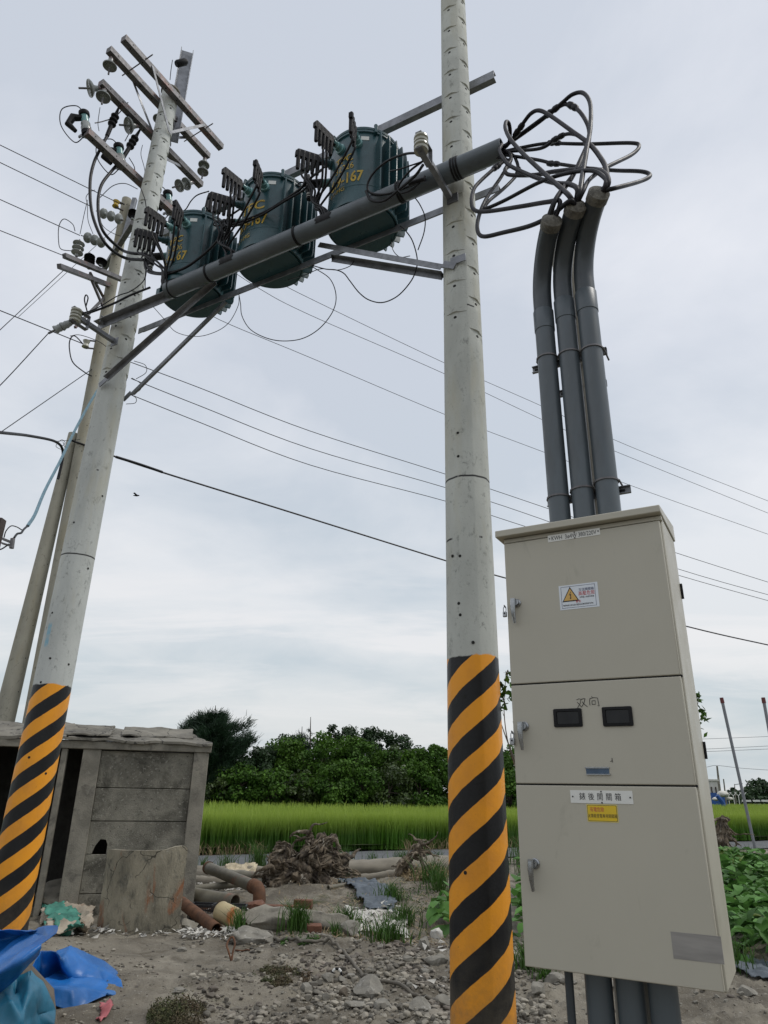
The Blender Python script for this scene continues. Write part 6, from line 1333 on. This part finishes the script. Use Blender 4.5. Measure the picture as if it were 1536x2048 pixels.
# casuarina with feathery upswept twigs
def casuarina(name, lb_, base, h, w_, seed, n=9000, m=None, thin=False):
    r2 = np.random.default_rng(seed); base = Vector(base); t_ = thing(name, lb_, 'tree', base)
    b = MB(); b.tube([base, base+ZV*h*.5+Vector((.1, 0, 0)), base+ZV*h*.95], [.16, .09, .02], 8); b.build('trunk', M['bark'], t_)
    nc = 90 if not thin else 36; Ls = []; b = MB(); Bv = []; tips = []
    for i in range(nc):
        zf = r2.uniform(.06, 1) if not thin else r2.uniform(.25, 1); a_ = r2.uniform(0, 6.28); L = w_/2*(math.sin(math.pi*min(1, (zf*.86+.12)))**.6)*r2.uniform(.5, 1.12); s_ = base+ZV*(h*zf*.82)
        e_ = s_+Vector((math.cos(a_)*L, math.sin(a_)*L, L*r2.uniform(.25, .75))); 
        if i % 3 == 0: b.tube([s_, s_.lerp(e_, .5)-ZV*.05*L, e_], [.03, .018, .006], 5)
        tips.append((np.array(s_), np.array(e_)))
    b.build('limbs', M['bark'], t_)
    k_ = r2.integers(0, nc, n); f_ = r2.uniform(.15, 1.0, n)[:, None]; A = np.array([t[0] for t in tips])[k_]; B = np.array([t[1] for t in tips])[k_]
    P0 = A+(B-A)*f_+r2.normal(0, .16 if not thin else .06, (n, 3)); d = (B-A)/np.linalg.norm(B-A, axis=1)[:, None]+r2.normal(0, .45, (n, 3))+np.array([0, 0, .35]); d /= np.linalg.norm(d, axis=1)[:, None]
    L = r2.uniform(.15, .45, n)[:, None]*(1 if not thin else .6); s = np.cross(d, r2.normal(0, 1, (n, 3))); s /= np.linalg.norm(s, axis=1)[:, None]; w2 = .018
    V = np.stack([P0-s*w2, P0+s*w2, P0+d*L+s*w2*.3, P0+d*L-s*w2*.3], 1).reshape(-1, 3); np_mesh('crown', V, np.arange(4*n).reshape(n, 4), m or M['needle'], t_, attr=np.clip(r2.normal(.5, .2, n), 0, 1)); return t_
casuarina('casuarina_tree', 'tall feathery casuarina at the left end of the hedge', (hxt(422, 1400, 47.6), 47.6, 0), hz_(435, 1400, 47.6)*1.0, 5.4, 5, 60000)
casuarina('conifer_tree', 'small pointed dark conifer rising out of the hedge', (hxt(600, 1450, 55), 55, 0), hz_(598, 1444, 55), 1.9, 6, 4500)
casuarina('bare_sapling', 'thin nearly bare sapling beside the small conifer', (hxt(617, 1430, 55), 55, 0), hz_(617, 1424, 55), 1.5, 8, 900, None, True)
# far wood on the right
r2 = np.random.default_rng(9)
for i, (x0, x1) in enumerate(((1440, 1475), (1470, 1510), (1505, 1545), (1540, 1600))):
    Y = 190+i*4; tree('distant_tree', ['low distant tree nearest the pale building', 'second distant tree from the building', 'third distant tree, at the right edge of the view', 'distant tree just past the right edge'][i], (hx((x0+x1)/2, Y), Y, 0), hz_(0, 0, 1)*0+[3.2, 5.2, 6.4, 7][i], 9, 400+i, M['leaf2'], 1500, .9, 0, 'distant trees on the right horizon', .35, nclump=20)
# ------------------------------------------------------------------ distant things on the right
Yb = 95
bx0, bx1 = hx(1395, Yb), hx(1440, Yb); bt = hz_(1430, 1562, Yb)
hs = thing('building', 'pale distant building with vertical ribs showing right of the cabinet', 'building', ((bx0+bx1)/2, Yb, 0))
b = MB(); b.box(((bx0+bx1)/2, Yb+3, bt/2), (bx1-bx0, 6, bt)); b.build('wall', M['wallw'], hs)
b = MB(); b.box(((bx0+bx1)/2, Yb+3, bt+.1), (bx1-bx0+.3, 6.3, .2)); b.box(((bx0+bx1)/2-.3, Yb+3, bt+.5), (1.2, 2, .8)); b.build('roof', M['wallw'], hs)
for i in range(5): b = MB(); b.box((bx0+(bx1-bx0)*(.12+i*.19), Yb-.05, bt*.5), (.12, .12, bt*.62)); b.build('rib', M['bark'], hs)
b = MB(); b.box(((bx0+bx1)/2+.1, Yb-1.2, 1.45), (bx1-bx0+.3, .4, 1.6)); b.jitter(.08, 1.2); b.build('sheeting', M['blue'], label='bright blue sheeting hung along the foot of the distant building', cat='sheeting')
b = MB(); b.tube([(hx(1435, 80), 80, 1.9), (hx(1444, 80), 80, 1.3), (hx(1449, 80), 80, .4)], [.22, .25, .2], 8); b.build('bundle', M['blue'], label='blue bundle drooping at the field edge before the distant building', cat='bundle')
for x_, y_, w_, lb_ in ((1446, 1588, 22, 'pale round tank lying beyond the rice field'), (1432, 1598, 14, 'white bag at the field edge by the distant building'), (1460, 1598, 12, 'small white and dark bag at the far field edge')):
    p = atY(x_, y_, 82); s = w_*82/1500/2; b = MB(); b.sph(p, s); b.v = [(p.x+(v[0]-p.x), v[1], p.z+(v[2]-p.z)*.55) for v in b.v]; b.jitter(.05, 2); b.build('tank' if 'tank' in lb_ else 'bag', M['wallw'], label=lb_, cat='tank' if 'tank' in lb_ else 'bag')
def fpole(px, ptop, Y, r, lb_, lean=0., arm_=False):
    t_ = thing('utility_pole', lb_, 'utility pole', (hx(px, Y), Y, 0)); tp = atY(px-lean, ptop, Y); b = MB(); b.tube([(hx(px, Y), Y, 0), tp], [r, r*.6], 8); b.build('shaft', M['conc_d'], t_)
    if arm_: b = MB(); b.bar(tp-ZV*.1, tp-ZV*.1+Vector((1.3, 0, .2)), .1, .1); b.build('arm', M['galv'], t_)
    return tp
fp1 = fpole(1441, 1532, 110, .22, 'slim distant utility pole right of the pale building', 7); fpole(1451, 1558, 90, .12, 'short distant post right of the slim pole', 4); fpole(1436, 1560, 100, .16, 'stout distant post in front of the pale building', 1); fpole(1470, 1568, 120, .10, 'distant street lamp with a short arm', 1, True)
for i, x_ in enumerate((1458, 1468, 1478, 1488)):
    t_ = thing('fence_post', 'forked white fence post beyond the rice, %s' % ('nearest the building', 'second from the building', 'third from the building', 'farthest right')[i], 'fence post', (hx(x_, 100), 100, 0), 'forked posts of the far fence'); b = MB()
    z0 = hz_(x_, 1592, 100); c = Vector((hx(x_, 100), 100, z0)); b.cyl((c.x, 100, 0), c, .05, seg=6); b.cyl(c, c+Vector((-.45, 0, .45)), .04, seg=6); b.cyl(c, c+Vector((.45, 0, .45)), .04, seg=6); b.build('post', M['white'], t_)
b = MB()
for x0, x1 in ((1484, 1502), (1506, 1520), (1523, 1560)): p, q = atY(x0, 1601.5, 105), atY(x1, 1601.5, 105); q.z = p.z; b.bar(p, q, .1, .25)
b.build('guard_rail', M['white'], label='low white rail at the far right edge of the rice field', cat='rail')
fwm = mat('far_wire', (.28, .29, .31), .6, 0, .1, 5, bump=0)
for pts, lb_ in (([(1330, 1480, 120), (1405, 1478, 120), (1536, 1473, 118), (1640, 1468, 116)], 'highest distant wire above the right horizon'), ([(1330, 1499, 120), (1412, 1498, 120), (1536, 1492, 118), (1640, 1488, 116)], 'second distant wire above the right horizon'), ([(1330, 1504, 120), (1412, 1503, 120), (1536, 1498, 118), (1640, 1494, 116)], 'third distant wire above the right horizon'),
                 ([(1380, 1540, 110), (1414, 1534, 110), (1434, 1531, 110), (1480, 1536, 112), (1536, 1540, 114), (1640, 1546, 118)], 'lowest distant wire, running from the slim pole to the right')):
    wpx(pts, .035, lb_, 'distant wires above the right horizon', fwm)
# two grey rods with red tips by the road
for px0, py0, px1, py1, Y, lb_ in ((1510, 1690, 1445, 1405, 24.5, 'thin leaning grey rod with a dark red tip by the road'), (1582, 1700, 1528, 1405, 24.0, 'thin grey rod with a red cap at the right edge of the view')):
    p, q = atY(px0, py0, Y), atY(px1, py1, Y); q.y = Y; t_ = thing('marker_rod', lb_, 'marker rod', p); b = MB(); b.cyl(p-ZV*.3, q, .045, .05, 12); b.build('rod', M['paint'], t_)
    b = MB(); d = (q-p).normalized(); b.cyl(q-d*.02, q+d*.16, .065, .06, 12); b.build('tip', M['red'], t_)
# ------------------------------------------------------------------ weeds, grass tufts, vines
def tuft(px, py, n, h, spread, lb_, seed, m=None, lean=.6, wd=.012, name='grass_tuft'):
    r2 = np.random.default_rng(seed); p = G(px, py); a = r2.uniform(0, 6.28, n); r = np.abs(r2.normal(0, spread, n)); base = np.stack([p.x+np.cos(a)*r, p.y+np.sin(a)*r, np.full(n, p.z)], 1)
    base[:, 2] = [gh(q[0], q[1]) for q in base]; hh = h*r2.uniform(.45, 1.1, n); V, F = blades(base, hh, np.full(n, wd), hh*r2.uniform(.1, lean*1.3, n), r2)
    np_mesh(name, V, F, m or M['weed'], label=lb_, cat='grass', attr=np.clip(r2.normal(.5, .25, len(F)), 0, 1))
TL = [(405, 1740, 70, .30, .12, 'low grass tuft on the verge right of the shed'), (452, 1738, 90, .38, .14, 'spiky grass tuft at the roadside left of the tall one'), (515, 1735, 220, .55, .18, 'tall grass tuft at the roadside left of the stump'), (580, 1728, 60, .3, .12, 'thin grass tuft behind the stump'), (685, 1722, 120, .34, .2, 'grass tuft on the road edge right of the stump'), (745, 1722, 50, .26, .12, 'small grass tuft further along the road edge'),
      (805, 1722, 110, .32, .2, 'grass tuft at the road edge left of the pole'), (850, 1722, 110, .36, .2, 'grass tuft at the road edge beside the pole'), (875, 1722, 60, .3, .12, 'little grass tuft touching the right striped pole outline'), (700, 1795, 70, .22, .12, 'green tuft on the mound below the slate sheet'), (785, 1828, 130, .25, .14, 'grass clump on the mound right of the slate sheet'),
      (805, 1862, 180, .24, .14, 'grass clump at the right end of the white sheet'), (775, 1890, 240, .26, .20, 'broad grass clump in front of the white sheet'), (690, 1864, 160, .26, .12, 'grass clump at the left end of the white sheet'), (865, 1800, 170, .38, .18, 'dark grass clump by the root clump'), (880, 1812, 120, .35, .15, 'dark grass clump against the right striped pole'),
      (590, 1880, 190, .34, .09, 'tall grass tuft growing through the concrete lump'), (475, 1880, 90, .28, .06, 'yellowish grass tuft in front of the tin drum'), (670, 1895, 50, .16, .05, 'small tuft at the top of the gravel'), (1060, 1950, 120, .25, .12, 'grass tuft between the striped pole and the cabinet'), (1095, 1965, 60, .15, .06, 'pale tuft under the left corner of the cabinet'), (1500, 1735, 260, .5, .35, 'dark grass clump behind the vines'), (1470, 1960, 90, .3, .2, 'grass tuft at the lower right corner of the cabinet'), (1060, 1780, 140, .5, .2, 'dark weeds between pole and cabinet'), (1050, 1730, 160, .9, .25, 'tall weeds behind the gap between pole and cabinet')]
for i, (px, py, n, h, sp, lb_) in enumerate(TL): tuft(px, py, n, h, sp, lb_, 500+i)
def cover(poly, n, m, lb_, seed, h=.05, size=.022, nm='ground_cover'):
    r2 = np.random.default_rng(seed); P_ = []
    xs = [p[0] for p in poly]; ys = [p[1] for p in poly]; cx, cy = sum(xs)/len(xs), sum(ys)/len(ys); rx, ry = (max(xs)-min(xs))/2, (max(ys)-min(ys))/2
    while len(P_) < n:
        a, r = r2.uniform(0, 6.28), r2.random()**.6; px, py = cx+rx*r*math.cos(a), cy+ry*r*math.sin(a)
        g = G(px, py)
        if fb(g.x, g.y, 3, seed) < -.10: continue
        P_.append((g.x, g.y, g.z+abs(r2.normal(0, h))*(1-r*.6)))
    V, F = leaf_quads(np.array(P_), size, r2, None, .5, 1.); np_mesh(nm, V, F, m, label=lb_, cat='weeds', kind='stuff', attr=np.clip(r2.normal(.5, .25, n), 0, 1))
cover([(500, 1945), (620, 1990)], 5000, M['moss'], 'patch of dark creeping weeds on the dirt left of the rocks', 21, .03, .018); cover([(290, 2020), (420, 2090)], 8000, M['moss'], 'dark low weeds at the bottom edge left of centre', 22, .07, .018)
cover([(560, 1895), (640, 1915)], 500, M['weed'], 'tiny green sprouts by the hose', 23, .04, .03)
cover([(690, 1800), (900, 1850)], 1500, M['weed'], 'thin green weeds over the mound right of the stump', 24, .03, .03); cover([(800, 1765), (905, 1800)], 2500, M['straw'], 'dead leaves heaped round the root clump', 25, .09, .06)
cover([(620, 1765), (780, 1785)], 900, M['straw'], 'dead leaves behind the slate sheet', 26, .03, .05)
# broad leaved vine patch
def vines(fn, n, seed, lb_, m, size=.22, hgt=.4, nm='vine_patch'):
    r2 = np.random.default_rng(seed); Vs = []; Fs = []; As = []; prof_ = [(0, 0), (.32, .10), (.5, .38), (.38, .72), (0, 1.0), (-.38, .72), (-.5, .38), (-.32, .10)]; c = 0
    while c < n:
        x_, y_ = fn(r2)
        s = size*r2.uniform(.55, 1.25); a = r2.uniform(0, 6.28); til = r2.uniform(-.2, .9); z_ = gh(x_, y_)+.05+hgt*r2.random()**.7*(1+.5*fb(x_, y_, 1.2)); d = np.array([math.cos(a)*math.cos(til), math.sin(a)*math.cos(til), -math.sin(til)]); sd_ = np.array([-math.sin(a), math.cos(a), r2.uniform(-.3, .3)]); up_ = np.cross(d, sd_)
        o = np.array([x_, y_, z_]); vs = [o+d*s*.45]
        for u_, v_ in prof_: vs.append(o+sd_*(u_*s)+d*(v_*s)+up_*(abs(u_)*s*.35-(v_-.5)**2*s*.25))
        base = len(Vs); i0 = c*9; Vs += vs; Fs += [(i0, i0+1+j, i0+1+(j+1) % 8) for j in range(8)]; va = np.clip(r2.normal(.5, .25), 0, 1); As += [va]*8; c += 1
    return np_mesh(nm, np.array(Vs), np.array(Fs), m, label=lb_, cat='vines', kind='stuff', attr=As, smooth=True)
def vreg(r2):
    while True:
        px, py = r2.uniform(1400, 1720), r2.uniform(1725, 1985); p = atZ(px, py, 0)
        if px < 1435+(1985-py)*.02: continue
        return p.x, p.y
def vreg_u(r2):
    while True:
        x_, y_ = r2.uniform(3.2, 9.5), r2.uniform(7.9, 15.0)
        if x_ < 2.55+.16*(y_-7.5)+2*max(0, (9-y_))*.15+.35*fb(y_, 0, .8): continue
        if y_ < 9.2 and r2.random() < (9.2-y_)*.6: continue
        return x_, y_
vines(vreg_u, 7500, 31, 'broad leaved green vines covering the ground right of the cabinet', M['vine'], .155, .42)
vines(lambda r2: (lambda q: (q[0], q[1]-.2))(vreg_u(r2)), 420, 32, 'yellowing leaves among the vines', M['vine_y'], .14, .38)
def vreg2(r2): p = atZ(r2.uniform(1040, 1075), r2.uniform(1800, 1905), 0); return p.x, p.y
vines(vreg2, 90, 33, 'small vine patch seen between the striped pole and the cabinet', M['vine'], .2, .45)
def vreg3(r2): p = atZ(r2.uniform(880, 905), r2.uniform(1835, 1880), 0); return p.x, p.y
vines(vreg3, 26, 34, 'few broad leaves showing left of the striped pole', M['vine'], .24, .3)
b = MB(); pp = [G(1462, 1965), G(1500, 1978), G(1560, 1985), G(1600, 1960), G(1540, 1950), G(1490, 1945)]
scrap([(1462, 1965), (1500, 1980), (1570, 1988), (1600, 1962), (1540, 1948), (1490, 1943)], M['geo'], 'dark mulch sheet at the edge of the vines', .05, 'sheet', 'mulch sheet', 12)
# sapling behind the cabinet
sb = K(.36, -1.6, 0); t_ = thing('sapling', 'thin leafy sapling whose twigs show either side of the cabinet', 'sapling', sb); b = MB(); rs = random.Random(6); lp = []
SY = sb.y+.2
for pts in ([(1120, 1700), (1060, 1600), (1020, 1500), (1008, 1420), (1012, 1350)], [(1060, 1600), (1014, 1480), (1000, 1440)], [(1014, 1420), (1006, 1395)], [(1250, 1750), (1330, 1600), (1380, 1480), (1400, 1440), (1408, 1425)], [(1360, 1520), (1390, 1430), (1398, 1390)], [(1200, 1900), (1180, 1800), (1120, 1700)], [(1200, 1900), (1230, 1800), (1250, 1750)], [(1012, 1350), (1016, 1340)]):
    P_ = smooth_path([atY(a, c, SY) for a, c in pts], 4); b.tube(P_, [.006*(1-.7*i/len(P_)) for i in range(len(P_))], 5)
b.tube([sb, atY(1200, 1900, SY)], .014, 6); b.build('stem', M['twig'], t_)
r2 = np.random.default_rng(8); LP_ = []
for cx, cy, n, s in ((1008, 1392, 22, 10), (1002, 1380, 12, 7), (1014, 1355, 10, 6), (1006, 1415, 10, 7), (1405, 1425, 22, 9), (1397, 1392, 12, 6), (1410, 1432, 8, 6), (1040, 1380, 30, 20), (1380, 1460, 30, 20)):
    for _ in range(n): LP_.append(tuple(atY(cx+r2.normal(0, s*.6), cy+r2.normal(0, s), SY+r2.normal(0, .03))))
V, F = leaf_quads(np.array(LP_), .05, r2, None, .5); np_mesh('leaves', V, F, M['leaf'], t_, attr=r2.random(len(F)))
